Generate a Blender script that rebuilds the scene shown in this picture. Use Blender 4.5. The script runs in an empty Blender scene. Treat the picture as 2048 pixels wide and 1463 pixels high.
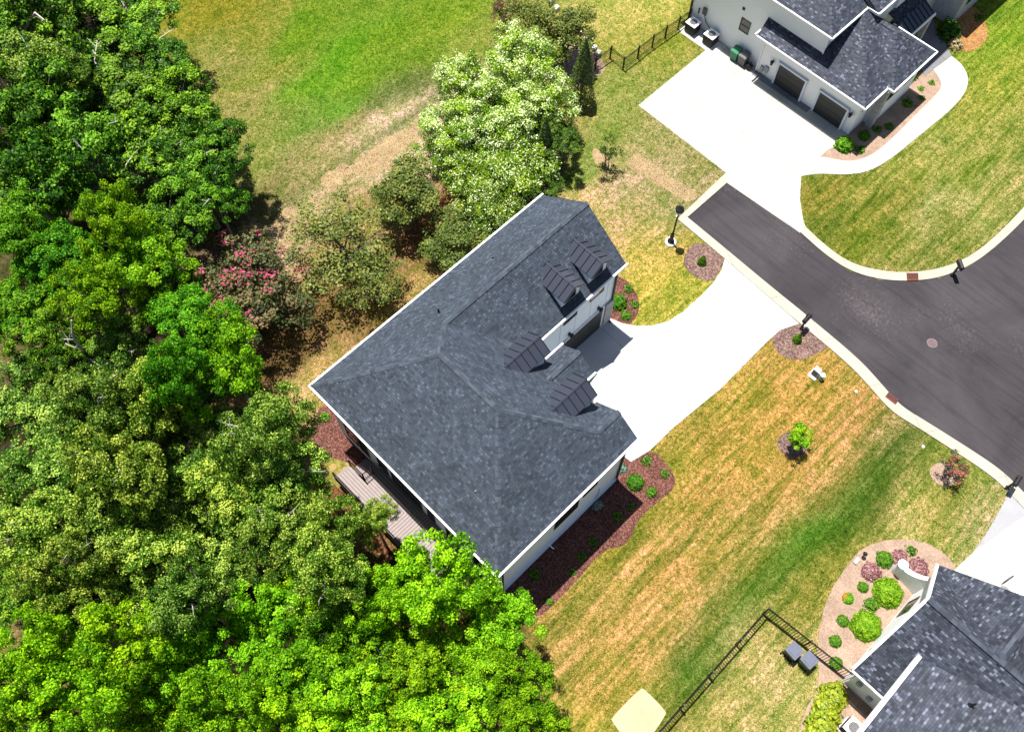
import bpy, math, random
import numpy as np
from mathutils import Matrix, Vector

# ------------------------------------------------------------------ camera
F_PX, TILT, ROLL, YAW, CAM_H = 1866.45, .450306, .0120163, .791425, 46.0
c_, s_ = math.cos, math.sin
_right = np.array([1, 0, 0.]); _up = np.array([0, c_(TILT), s_(TILT)]); _back = np.array([0, -s_(TILT), c_(TILT)])
_M = np.array([c_(ROLL)*_right + s_(ROLL)*_up, -s_(ROLL)*_right + c_(ROLL)*_up, _back])
_G = np.array([[c_(YAW), s_(YAW), 0], [-s_(YAW), c_(YAW), 0], [0, 0, 1]])
RC = _M @ _G.T
scene = bpy.context.scene
COL = scene.collection
cam = bpy.data.cameras.new('camera'); camo = bpy.data.objects.new('camera', cam); COL.objects.link(camo)
cam.sensor_width = 36; cam.lens = 36*F_PX/2048; cam.clip_start = .5; cam.clip_end = 2000
mw = Matrix([[RC[0][i], RC[1][i], RC[2][i], 0] for i in range(3)] + [[0, 0, 0, 1]])
mw.translation = Vector((0, 0, CAM_H)); camo.matrix_world = mw
scene.camera = camo

# ------------------------------------------------------------------ light
SUN = np.array([-.03, -.25, -1.]); SUN /= np.linalg.norm(SUN)
w = bpy.data.worlds.new('World'); scene.world = w; w.use_nodes = True
nt = w.node_tree; bg = nt.nodes['Background']
sky = nt.nodes.new('ShaderNodeTexSky'); sky.sky_type = 'NISHITA'; sky.sun_disc = False
sky.sun_elevation = math.asin(-SUN[2]); sky.sun_rotation = math.atan2(-SUN[0], -SUN[1])
nt.links.new(sky.outputs[0], bg.inputs[0]); bg.inputs[1].default_value = .052
sl = bpy.data.lights.new('sun', 'SUN'); sl.energy = 4.7; sl.angle = math.radians(.5); sl.color = (1, .96, .9)
so = bpy.data.objects.new('sun', sl); COL.objects.link(so)
so.rotation_euler = Vector(SUN).to_track_quat('-Z', 'Y').to_euler(); so.location = (0, 20, 60)
scene.view_settings.view_transform = 'Standard'; scene.view_settings.look = 'None'
scene.view_settings.gamma = 1; scene.view_settings.exposure = 1.18
scene.render.engine = 'CYCLES'
scene.cycles.max_bounces = 6; scene.cycles.diffuse_bounces = 3; scene.cycles.transparent_max_bounces = 4

KX = 2.75      # picture brightness of a sunlit white surface, to turn seen colours into base colours
def lin(v):
    v = v/255.
    return v/12.92 if v <= .04045 else ((v+.055)/1.055)**2.4
def seen(r, g, b, k=KX): return (lin(r)/k, lin(g)/k, lin(b)/k, 1)

def P(px, py, z=0.):
    d = np.array([(px-1024)/F_PX, -(py-731.5)/F_PX, -1.]); v = RC.T @ d
    k = (z-CAM_H)/v[2]
    return np.array([v[0]*k, v[1]*k, z])
def QV(x, y):
    c = RC @ np.stack([x, y, np.full_like(x, -CAM_H)])
    return 1024 - F_PX*c[0]/c[2], 731.5 + F_PX*c[1]/c[2]

# ------------------------------------------------------------------ helpers
class MB:
    def __init__(s): s.v = []; s.f = []; s.m = []; s.uv = []
    def quadface(s, pts, m=0, uv=None):
        n = len(s.v); s.v += [tuple(map(float, p)) for p in pts]; s.f.append(tuple(range(n, n+len(pts)))); s.m.append(m)
        s.uv += list(uv) if uv is not None else [(p[0], p[1]) for p in pts]
        return s
    def box(s, x0, x1, y0, y1, z0, z1, m=0):
        x0, x1 = sorted((x0, x1)); y0, y1 = sorted((y0, y1)); z0, z1 = sorted((z0, z1))
        return s.prism([(x0, y0), (x1, y0), (x1, y1), (x0, y1)], z0, z1, m)
    def prism(s, pts, z0, z1, m=0):
        a = sum(pts[i][0]*pts[(i+1) % len(pts)][1]-pts[(i+1) % len(pts)][0]*pts[i][1] for i in range(len(pts)))
        if a < 0: pts = pts[::-1]
        n = len(pts)
        s.quadface([(p[0], p[1], z1) for p in pts], m)
        s.quadface([(p[0], p[1], z0) for p in pts[::-1]], m)
        t = 0
        for i in range(n):
            a, b = pts[i], pts[(i+1) % n]; L = math.hypot(b[0]-a[0], b[1]-a[1])
            s.quadface([(a[0], a[1], z0), (b[0], b[1], z0), (b[0], b[1], z1), (a[0], a[1], z1)], m, [(t, z0), (t+L, z0), (t+L, z1), (t, z1)]); t += L
        return s
    def slab(s, pts, th, m=0, ms=None):
        """a sloping slab: pts = top outline; uv in metres along and up the slope"""
        p = [np.array(q, float) for q in pts]
        n = np.zeros(3)
        for i in range(len(p)): n += np.cross(p[i], p[(i+1) % len(p)])
        if n[2] < 0: p = p[::-1]; n = -n
        n /= np.linalg.norm(n)
        h = np.cross([0, 0, 1.], n)
        h = h/np.linalg.norm(h) if np.linalg.norm(h) > 1e-6 else np.array([1., 0, 0])
        g = np.cross(n, h)
        s.quadface(p, m, [(q@h, q@g) for q in p])
        lo = [q-np.array([0, 0, th]) for q in p]
        ms = m if ms is None else ms
        s.quadface(lo[::-1], ms)
        for i in range(len(p)):
            j = (i+1) % len(p); s.quadface([lo[i], lo[j], p[j], p[i]], ms)
        return s
    def tube(s, pts, rad, n=6, m=0, cap=True):
        pts = [np.array(q, float) for q in pts]
        if not hasattr(rad, '__len__'): rad = [rad]*len(pts)
        rings = []
        for i, q in enumerate(pts):
            d = pts[min(i+1, len(pts)-1)]-pts[max(i-1, 0)]; d /= np.linalg.norm(d)+1e-9
            a = np.cross(d, [0, 0, 1.]) if abs(d[2]) < .9 else np.cross(d, [1., 0, 0]); a /= np.linalg.norm(a); b = np.cross(d, a)
            rings.append([q+rad[i]*(math.cos(t)*a+math.sin(t)*b) for t in [2*math.pi*k/n for k in range(n)]])
        for r0, r1 in zip(rings, rings[1:]):
            for k in range(n): s.quadface([r0[(k+1) % n], r0[k], r1[k], r1[(k+1) % n]], m)
        if cap: s.quadface(rings[0], m); s.quadface(rings[-1][::-1], m)
        return s
    def lathe(s, c, prof, n=16, m=0):
        rings = [[(c[0]+r*math.cos(2*math.pi*k/n), c[1]+r*math.sin(2*math.pi*k/n), c[2]+z) for k in range(n)] for r, z in prof]
        for r0, r1 in zip(rings, rings[1:]):
            for k in range(n): s.quadface([r0[k], r0[(k+1) % n], r1[(k+1) % n], r1[k]], m)
        s.quadface(rings[-1], m); s.quadface(rings[0][::-1], m)
        return s
    def build(s, name, mats, parent=None, loc=None, bevel=0, smooth=False):
        me = bpy.data.meshes.new(name); me.from_pydata(s.v, [], s.f)
        if not isinstance(mats, (list, tuple)): mats = [mats]
        for q in mats: me.materials.append(q)
        me.polygons.foreach_set('material_index', s.m)
        uvl = me.uv_layers.new(name='UVMap'); uvl.data.foreach_set('uv', [c for t in s.uv for c in t])
        if smooth: me.polygons.foreach_set('use_smooth', [True]*len(s.f))
        me.update()
        o = bpy.data.objects.new(name, me); COL.objects.link(o)
        if parent is not None: o.parent = parent
        if loc is not None: o.location = loc
        if bevel:
            import bmesh
            b = bmesh.new(); b.from_mesh(me); bmesh.ops.remove_doubles(b, verts=b.verts, dist=1e-4)
            bmesh.ops.bevel(b, geom=b.edges[:], offset=bevel, segments=2, affect='EDGES', profile=.5, clamp_overlap=True); b.to_mesh(me); b.free()
        return o

def tag(o, label=None, cat=None, group=None, kind=None):
    if label: o['label'] = label
    if cat: o['category'] = cat
    if group: o['group'] = group
    if kind: o['kind'] = kind
    return o
def empty(name, label, cat, loc=(0, 0, 0), rz=0, group=None):
    o = bpy.data.objects.new(name, None); COL.objects.link(o); o.location = loc; o.rotation_euler = (0, 0, rz); o.empty_display_size = .3
    return tag(o, label, cat, group)
def copy_thing(root, label, loc, rz=0, sc=None, group=None, color=None, cat=None):
    r = root.copy(); COL.objects.link(r); r.location = loc; r.rotation_euler = (0, 0, rz); r['label'] = label
    if sc is not None: r.scale = sc
    if group: r['group'] = group
    if cat: r['category'] = cat
    for ch in root.children:
        c = ch.copy(); COL.objects.link(c); c.parent = r
        if color: c.color = color
        for g in ch.children:
            d = g.copy(); COL.objects.link(d); d.parent = c
    return r

# ------------------------------------------------------------------ materials
def newmat(name):
    m = bpy.data.materials.new(name); m.use_nodes = True
    nt = m.node_tree; b = nt.nodes['Principled BSDF']; return m, nt, b, nt.nodes.new, nt.links.new
def ramp(nt, stops, interp='LINEAR'):
    r = nt.nodes.new('ShaderNodeValToRGB'); r.color_ramp.interpolation = interp
    e = r.color_ramp.elements
    while len(e) > 1: e.remove(e[-1])
    e[0].position = stops[0][0]; e[0].color = stops[0][1]
    for p, c in stops[1:]: x = e.new(p); x.color = c
    return r
def g4(v): return (v, v, v, 1)
def mul(nt, a, b, fac=1, blend='MULTIPLY'):
    n = nt.nodes.new('ShaderNodeMix'); n.data_type = 'RGBA'; n.blend_type = blend; n.inputs[0].default_value = fac
    for i, q in ((6, a), (7, b)):
        if isinstance(q, tuple): n.inputs[i].default_value = q
        else: nt.links.new(q, n.inputs[i])
    return n.outputs[2]
def mixf(nt, f, a, b):
    n = nt.nodes.new('ShaderNodeMix'); n.data_type = 'RGBA'
    if isinstance(f, (int, float)): n.inputs[0].default_value = f
    else: nt.links.new(f, n.inputs[0])
    for i, q in ((6, a), (7, b)):
        if isinstance(q, tuple): n.inputs[i].default_value = q
        else: nt.links.new(q, n.inputs[i])
    return n.outputs[2]
def noise(nt, scale, detail=4, rough=.6, vec=None, dist=0):
    n = nt.nodes.new('ShaderNodeTexNoise'); n.inputs['Scale'].default_value = scale; n.inputs['Detail'].default_value = detail
    n.inputs['Roughness'].default_value = rough; n.inputs['Distortion'].default_value = dist
    if vec is not None: nt.links.new(vec, n.inputs['Vector'])
    return n.outputs['Fac']
def objco(nt, scale=None, rz=0):
    t = nt.nodes.new('ShaderNodeTexCoord')
    if scale is None: return t.outputs['Object']
    m = nt.nodes.new('ShaderNodeMapping'); m.inputs['Scale'].default_value = scale; m.inputs['Rotation'].default_value = (0, 0, rz)
    nt.links.new(t.outputs['Object'], m.inputs['Vector']); return m.outputs[0]
def bump(nt, b, h, strength=.5, dist=.02):
    n = nt.nodes.new('ShaderNodeBump'); n.inputs['Strength'].default_value = strength; n.inputs['Distance'].default_value = dist
    nt.links.new(h, n.inputs['Height']); nt.links.new(n.outputs[0], b.inputs['Normal'])

def mat_plain(name, col, rough=.6, metal=0, var=.12, vscale=3, spec=.4, bmp=0):
    m, nt, b, N, L = newmat(name)
    co = objco(nt)
    n = noise(nt, vscale, 5, .65, co)
    r = ramp(nt, [(.25, g4(1-var)), (.75, g4(1+var))]); L(n, r.inputs[0])
    L(mul(nt, col, r.outputs[0]), b.inputs['Base Color'])
    b.inputs['Roughness'].default_value = rough; b.inputs['Metallic'].default_value = metal; b.inputs['Specular IOR Level'].default_value = spec
    if bmp: bump(nt, b, noise(nt, vscale*12, 3, .6, co), .4, bmp)
    return m

def mat_shingle(name, base, light, dark, fleck, w_=.30, h_=.142, fl=.86, sheen=1.0):
    m, nt, b, N, L = newmat(name)
    uv = N('ShaderNodeTexCoord').outputs['UV']
    br = N('ShaderNodeTexBrick'); L(uv, br.inputs['Vector'])
    br.inputs['Color1'].default_value = g4(0); br.inputs['Color2'].default_value = g4(1); br.inputs['Mortar'].default_value = g4(.25)
    br.inputs['Scale'].default_value = 1; br.inputs['Brick Width'].default_value = w_; br.inputs['Row Height'].default_value = h_
    br.inputs['Mortar Size'].default_value = .008; br.inputs['Mortar Smooth'].default_value = .3; br.offset = .37; br.offset_frequency = 3
    rp = ramp(nt, [(0, dark), (.35, base), (.7, light), (fl, light), (fl+.04, fleck), (1, fleck)]); L(br.outputs['Color'], rp.inputs[0])
    n1 = noise(nt, 1.1, 5, .6, objco(nt)); r1 = ramp(nt, [(.35, g4(.8)), (.65, g4(1.18))]); L(n1, r1.inputs[0])
    n2 = noise(nt, 22, 3, .7, objco(nt)); r2 = ramp(nt, [(.3, g4(.72)), (.7, g4(1.3))]); L(n2, r2.inputs[0])
    c = mul(nt, mul(nt, rp.outputs[0], r1.outputs[0]), r2.outputs[0])
    mf = N('ShaderNodeMath'); mf.operation = 'MULTIPLY'; mf.inputs[1].default_value = .8; L(br.outputs['Fac'], mf.inputs[0])
    c = mixf(nt, mf.outputs[0], c, tuple(x*.45 for x in dark[:3])+(1,))
    L(c, b.inputs['Base Color']); b.inputs['Roughness'].default_value = .78; b.inputs['Specular IOR Level'].default_value = .35
    # every course laps over the one below: saw-tooth height up the slope
    sx = N('ShaderNodeSeparateXYZ'); L(uv, sx.inputs[0])
    md = N('ShaderNodeMath'); md.operation = 'DIVIDE'; md.inputs[1].default_value = h_; L(sx.outputs[1], md.inputs[0])
    fr = N('ShaderNodeMath'); fr.operation = 'FRACT'; L(md.outputs[0], fr.inputs[0])
    iv = N('ShaderNodeMath'); iv.operation = 'SUBTRACT'; iv.inputs[0].default_value = 1; L(fr.outputs[0], iv.inputs[1])
    ad = N('ShaderNodeMath'); ad.operation = 'ADD'; L(iv.outputs[0], ad.inputs[0]); L(br.outputs['Color'], ad.inputs[1])
    bump(nt, b, ad.outputs[0], .55, .012)
    return m

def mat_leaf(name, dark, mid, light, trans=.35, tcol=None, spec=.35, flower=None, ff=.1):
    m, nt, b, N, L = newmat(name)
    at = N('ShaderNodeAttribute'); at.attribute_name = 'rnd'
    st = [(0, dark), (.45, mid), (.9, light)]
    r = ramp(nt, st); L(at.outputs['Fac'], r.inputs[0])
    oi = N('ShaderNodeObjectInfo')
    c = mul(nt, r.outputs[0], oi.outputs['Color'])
    if flower:
        a2 = N('ShaderNodeAttribute'); a2.attribute_name = 'flw'
        c = mixf(nt, a2.outputs['Fac'], c, flower)
    L(c, b.inputs['Base Color']); b.inputs['Roughness'].default_value = .5; b.inputs['Specular IOR Level'].default_value = spec
    tr = N('ShaderNodeBsdfTranslucent'); L(mul(nt, c, tcol or (1.5, 1.5, .6, 1)), tr.inputs[0])
    mx = N('ShaderNodeMixShader'); mx.inputs[0].default_value = trans; L(b.outputs[0], mx.inputs[1]); L(tr.outputs[0], mx.inputs[2])
    L(mx.outputs[0], nt.nodes['Material Output'].inputs[0])
    return m

def mat_concrete(name, col, joint=None, rot=0):
    m, nt, b, N, L = newmat(name)
    co = objco(nt)
    n = noise(nt, .5, 6, .65, co); r = ramp(nt, [(.3, g4(.86)), (.72, g4(1.06))]); L(n, r.inputs[0])
    n2 = noise(nt, 14, 4, .7, co); r2 = ramp(nt, [(.35, g4(.93)), (.65, g4(1.05))]); L(n2, r2.inputs[0])
    c = mul(nt, mul(nt, col, r.outputs[0]), r2.outputs[0])
    if joint:
        br = N('ShaderNodeTexBrick'); br.offset = 0
        L(objco(nt, (1, 1, 1), rot), br.inputs['Vector']); br.inputs['Scale'].default_value = 1
        br.inputs['Brick Width'].default_value = joint; br.inputs['Row Height'].default_value = joint
        br.inputs['Mortar Size'].default_value = .018; br.inputs['Color1'].default_value = g4(1); br.inputs['Color2'].default_value = g4(.95); br.inputs['Mortar'].default_value = g4(.62)
        c = mul(nt, c, br.outputs['Color'])
    L(c, b.inputs['Base Color']); b.inputs['Roughness'].default_value = .85; b.inputs['Specular IOR Level'].default_value = .3
    bump(nt, b, n2, .25, .004)
    return m

def mat_mulch(name, a, bb, c3, sc=16):
    m, nt, b, N, L = newmat(name)
    co = objco(nt)
    vo = N('ShaderNodeTexVoronoi'); vo.inputs['Scale'].default_value = sc; L(co, vo.inputs['Vector'])
    bw = N('ShaderNodeRGBToBW'); L(vo.outputs['Color'], bw.inputs[0])
    r = ramp(nt, [(.15, a), (.5, bb), (.85, c3)]); L(bw.outputs[0], r.inputs[0])
    n = noise(nt, 1.2, 5, .6, co); r1 = ramp(nt, [(.3, g4(.8)), (.7, g4(1.2))]); L(n, r1.inputs[0])
    L(mul(nt, r.outputs[0], r1.outputs[0]), b.inputs['Base Color']); b.inputs['Roughness'].default_value = .95; b.inputs['Specular IOR Level'].default_value = .15
    bump(nt, b, bw.outputs[0], .9, .03)
    return m

def mat_asphalt():
    m, nt, b, N, L = newmat('asphalt')
    co = objco(nt)
    big = noise(nt, .22, 6, .62, co, .6); rb = ramp(nt, [(.3, seen(74, 69, 74)), (.55, seen(92, 87, 91)), (.8, seen(106, 101, 105))]); L(big, rb.inputs[0])
    fine = noise(nt, 45, 3, .8, co); rf = ramp(nt, [(.3, g4(.78)), (.7, g4(1.25))]); L(fine, rf.inputs[0])
    c = mul(nt, rb.outputs[0], rf.outputs[0])
    # tyre scuffs and darker tracks, stretched along the road
    st = noise(nt, 1, 5, .6, objco(nt, (2.6, .22, 1), .6), .8); rs = ramp(nt, [(.38, g4(.72)), (.5, g4(1)), (.75, g4(1.08))]); L(st, rs.inputs[0])
    c = mul(nt, c, rs.outputs[0], .7)
    # pale dried spatter where construction mud lay
    sp = noise(nt, 6, 6, .75, co, .5); zone = noise(nt, .16, 2, .5, co)
    a = N('ShaderNodeMath'); a.operation = 'ADD'; L(sp, a.inputs[0]); L(zone, a.inputs[1])
    rz = ramp(nt, [(.565, g4(0)), (.64, g4(.32))]); 
    hf = N('ShaderNodeMath'); hf.operation = 'MULTIPLY'; hf.inputs[1].default_value = .5; L(a.outputs[0], hf.inputs[0]); L(hf.outputs[0], rz.inputs[0])
    c = mixf(nt, rz.outputs[0], c, seen(170, 155, 160))
    L(c, b.inputs['Base Color']); b.inputs['Roughness'].default_value = .9; b.inputs['Specular IOR Level'].default_value = .25
    bump(nt, b, fine, .4, .006)
    return m

def mat_lawn():
    m, nt, b, N, L = newmat('lawn')
    at = N('ShaderNodeAttribute'); at.attribute_name = 'tint'
    dr = N('ShaderNodeAttribute'); dr.attribute_name = 'dry'
    co = objco(nt)
    c = at.outputs['Color']
    # blotches of a metre, tufts of a hand, blades
    n1 = noise(nt, .9, 5, .62, co, .6); r1 = ramp(nt, [(.36, (.62, .8, .45, 1)), (.5, g4(1)), (.64, (1.3, 1.12, 1.45, 1))]); L(n1, r1.inputs[0]); c = mul(nt, c, r1.outputs[0], .8)
    st = noise(nt, 1, 5, .6, objco(nt, (.28, 3.4, 1), .02), .5); rs = ramp(nt, [(.38, (.5, .72, .4, 1)), (.5, g4(1)), (.62, (1.3, 1.2, 1.5, 1))]); L(st, rs.inputs[0])
    sy_ = N('ShaderNodeSeparateXYZ'); L(co, sy_.inputs[0]); mr = N('ShaderNodeMapRange'); mr.inputs[1].default_value = 10; mr.inputs[2].default_value = 22; mr.inputs[3].default_value = 1; mr.inputs[4].default_value = .15; L(sy_.outputs[1], mr.inputs[0])
    mm = N('ShaderNodeMix'); mm.data_type = 'RGBA'; mm.blend_type = 'MULTIPLY'; L(mr.outputs[0], mm.inputs[0]); L(c, mm.inputs[6]); L(rs.outputs[0], mm.inputs[7]); c = mm.outputs[2]
    n2 = noise(nt, 4.2, 6, .75, co, 1.2); r2 = ramp(nt, [(.38, (.25, .45, .2, 1)), (.47, (.8, .92, .7, 1)), (.53, (1.15, 1.1, 1.3, 1)), (.63, (1.8, 1.6, 2.6, 1))]); L(n2, r2.inputs[0])
    c = mul(nt, c, r2.outputs[0], .9)
    n3 = noise(nt, 17, 4, .85, co); r3 = ramp(nt, [(.36, g4(.55)), (.64, g4(1.5))]); L(n3, r3.inputs[0]); c = mul(nt, c, r3.outputs[0], .9)
    L(c, b.inputs['Base Color']); b.inputs['Roughness'].default_value = .95; b.inputs['Specular IOR Level'].default_value = .08
    ad = N('ShaderNodeMath'); ad.operation = 'ADD'; L(n2, ad.inputs[0]); L(n3, ad.inputs[1])
    bump(nt, b, ad.outputs[0], .8, .06)
    return m

def mat_brickstone(name, a, bb, mort, w_=.3, h_=.12):
    m, nt, b, N, L = newmat(name)
    br = N('ShaderNodeTexBrick'); L(N('ShaderNodeTexCoord').outputs['UV'], br.inputs['Vector'])
    br.inputs['Scale'].default_value = 1; br.inputs['Brick Width'].default_value = w_; br.inputs['Row Height'].default_value = h_; br.inputs['Mortar Size'].default_value = .012
    br.inputs['Color1'].default_value = a; br.inputs['Color2'].default_value = bb; br.inputs['Mortar'].default_value = mort
    n = noise(nt, 9, 4, .7, objco(nt)); r = ramp(nt, [(.3, g4(.8)), (.7, g4(1.2))]); L(n, r.inputs[0])
    L(mul(nt, br.outputs['Color'], r.outputs[0]), b.inputs['Base Color']); b.inputs['Roughness'].default_value = .85
    bump(nt, b, br.outputs['Fac'], -.5, .01)
    return m

M = {}
M['shingle'] = mat_shingle('charcoal_shingle', seen(84, 96, 112), seen(95, 108, 125), seen(68, 79, 95), seen(114, 128, 146), w_=.16, h_=.125, fl=.88)
M['shingle2'] = mat_shingle('speckled_shingle', seen(78, 85, 103), seen(98, 105, 123), seen(58, 64, 80), seen(142, 150, 172), w_=.19, h_=.11, fl=.87)
M['shingle3'] = mat_shingle('speckled_shingle', seen(80, 87, 104), seen(102, 109, 126), seen(58, 64, 80), seen(152, 161, 182), w_=.18, h_=.12, fl=.86)
def mat_ridge(name, lo, hi):
    m, nt, b, N, L = newmat(name); g = N('ShaderNodeNewGeometry'); r = ramp(nt, [(0, lo), (1, hi)]); L(g.outputs['Random Per Island'], r.inputs[0])
    n = noise(nt, 25, 3, .7, objco(nt)); r2 = ramp(nt, [(.35, g4(.75)), (.65, g4(1.25))]); L(n, r2.inputs[0]); L(mul(nt, r.outputs[0], r2.outputs[0]), b.inputs['Base Color']); b.inputs['Roughness'].default_value = .8; return m
M['ridge'] = mat_ridge('ridge_shingle', seen(66, 77, 92), seen(106, 120, 137))
M['ridge2'] = mat_ridge('ridge_shingle_pale', seen(62, 70, 86), seen(104, 114, 132))
M['seam'] = mat_plain('dark_seam_metal', seen(98, 104, 121), .42, .3, .08, 2, .5)
M['seam_rib'] = mat_plain('dark_seam_rib', seen(56, 60, 74), .4, .4, .05)
M['white'] = mat_plain('white_trim', (.84, .84, .83, 1), .5, var=.05)
M['wall'] = mat_plain('white_wall_shade_blue', (.76, .83, .92, 1), .75, var=.05, vscale=1.2, bmp=.003)  # the blue of skylit shade is put into this wall colour
M['wall2'] = mat_plain('warm_white_wall', (.85, .85, .84, 1), .75, var=.04, vscale=1.2, bmp=.003)
M['wallg'] = mat_plain('pale_grey_wall', (.62, .67, .74, 1), .75, var=.06, vscale=1.2, bmp=.003)
M['dark'] = mat_plain('black_metal', (.012, .012, .014, 1), .45, .2, .1)
M['door'] = mat_plain('charcoal_door', (.028, .029, .027, 1), .5, 0, .08)
M['darkframe'] = mat_plain('dark_frame', (.015, .016, .018, 1), .4)
mg, _nt, _b, _N, _L = newmat('window_glass'); _b.inputs['Base Color'].default_value = (.02, .03, .035, 1); _b.inputs['Roughness'].default_value = .06; _b.inputs['Specular IOR Level'].default_value = .8
M['glass'] = mg
M['conc'] = mat_concrete('white_concrete', (.43, .43, .425, 1), 3.0, .0)
M['conc2'] = mat_concrete('cream_concrete', (.385, .375, .335, 1), 3.4, .0)
M['kerb'] = mat_concrete('kerb_concrete', (.35, .325, .265, 1), 3.2, .55)
M['pale_path'] = mat_concrete('pale_pavers', (.27, .27, .285, 1))
M['pad'] = mat_concrete('sandy_pad', (.36, .305, .19, 1))
M['porch'] = mat_concrete('porch_slab', (.16, .16, .17, 1), 1.2)
M['asphalt'] = mat_asphalt()
M['lawn'] = mat_lawn()
M['mulch'] = mat_mulch('red_brown_mulch', seen(98, 56, 50), seen(140, 88, 78), seen(195, 142, 124), 22)
M['mulch2'] = mat_mulch('pink_sand_mulch', seen(214, 176, 150), seen(228, 194, 168), seen(238, 210, 188), 20)
M['mulch3'] = mat_mulch('orange_straw', seen(190, 130, 70), seen(220, 160, 95), seen(235, 185, 130), 12)
M['mulch4'] = mat_mulch('grey_brown_mulch', seen(120, 90, 85), seen(165, 130, 120), seen(205, 175, 160), 16)
M['litter'] = mat_mulch('leaf_litter', seen(90, 55, 35), seen(135, 88, 55), seen(185, 130, 88), 12)
M['soil'] = mat_mulch('bare_soil', seen(212, 178, 130), seen(224, 192, 142), seen(234, 206, 160), 14)
M['bark'] = mat_plain('bark', (.16, .135, .11, 1), .9, var=.35, vscale=8, bmp=.01)
M['barkd'] = mat_plain('dark_bark', (.07, .055, .045, 1), .9, var=.35, vscale=8, bmp=.01)
M['barkp'] = mat_plain('bleached_bark', (.42, .39, .34, 1), .9, var=.25, vscale=8)
M['stone'] = mat_brickstone('grey_stone', (.32, .32, .31, 1), (.44, .43, .41, 1), (.26, .26, .25, 1), .35, .16)
M['brick'] = mat_brickstone('pale_painted_brick', (.40, .41, .43, 1), (.50, .50, .51, 1), (.34, .34, .35, 1), .22, .08)
M['green'] = mat_plain('green_plastic', (.012, .16, .07, 1), .4)
M['greyp'] = mat_plain('grey_plastic', (.10, .095, .09, 1), .45)
M['navyp'] = mat_plain('dark_blue_grey_plastic', (.11, .12, .16, 1), .2, spec=.9)
M['acgrey'] = mat_plain('grey_metal_grille', (.09, .085, .085, 1), .5, .4)
M['steel'] = mat_plain('pale_metal', (.45, .46, .48, 1), .35, .5)
M['rust'] = mat_plain('rusty_iron', seen(150, 80, 62), .8, .2, .3, 10)
M['palestone'] = mat_plain('pale_stone', (.48, .48, .46, 1), .8, var=.15)
M['ugreen'] = mat_plain('pale_green_paint', (.2, .33, .24, 1), .5)
M['manhole'] = mat_plain('worn_iron', seen(160, 148, 156), .8, .2, .35, 14)
M['lampglass'] = mat_plain('frosted_glass', (.5, .48, .42, 1), .2)
M['meter'] = mat_plain('grey_box', (.28, .3, .31, 1), .5)
M['carpaint'] = mat_plain('white_car_paint', (.7, .71, .72, 1), .18, var=.02, spec=.7)

def mat_deck():
    m, nt, b, N, L = newmat('composite_deck_boards')
    sx = N('ShaderNodeSeparateXYZ'); L(N('ShaderNodeTexCoord').outputs['UV'], sx.inputs[0])
    d = N('ShaderNodeMath'); d.operation = 'DIVIDE'; d.inputs[1].default_value = .16; L(sx.outputs[1], d.inputs[0])
    f = N('ShaderNodeMath'); f.operation = 'FRACT'; L(d.outputs[0], f.inputs[0])
    r = ramp(nt, [(0, seen(95, 76, 74)), (.12, seen(80, 60, 56)), (.2, seen(196, 178, 174)), (1, seen(208, 190, 186))]); L(f.outputs[0], r.inputs[0])
    n = noise(nt, 4, 4, .6, objco(nt)); r1 = ramp(nt, [(.3, g4(.9)), (.7, g4(1.1))]); L(n, r1.inputs[0])
    L(mul(nt, r.outputs[0], r1.outputs[0]), b.inputs['Base Color']); b.inputs['Roughness'].default_value = .7
    return m
M['deck'] = mat_deck()
M['deckside'] = mat_plain('deck_border', seen(190, 172, 170), .7)

# ------------------------------------------------------------------ ground
HARD = []
def sheet(name, px_pts, z, mat, th=.0, world=None, smooth=0, parent=None):
    pts = world if world is not None else [tuple(P(x, y)[:2]) for x, y in px_pts]
    for _ in range(smooth):
        q = []
        n = len(pts)
        for i in range(n):
            a, b = pts[i], pts[(i+1) % n]
            q += [(a[0]*.75+b[0]*.25, a[1]*.75+b[1]*.25), (a[0]*.25+b[0]*.75, a[1]*.25+b[1]*.75)]
        pts = q
    HARD.append(pts)
    o = MB().prism(pts, z-max(th, .02), z, 0).build(name, mat, parent)
    return o
def struct(o): o['kind'] = 'structure'; return o

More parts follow.
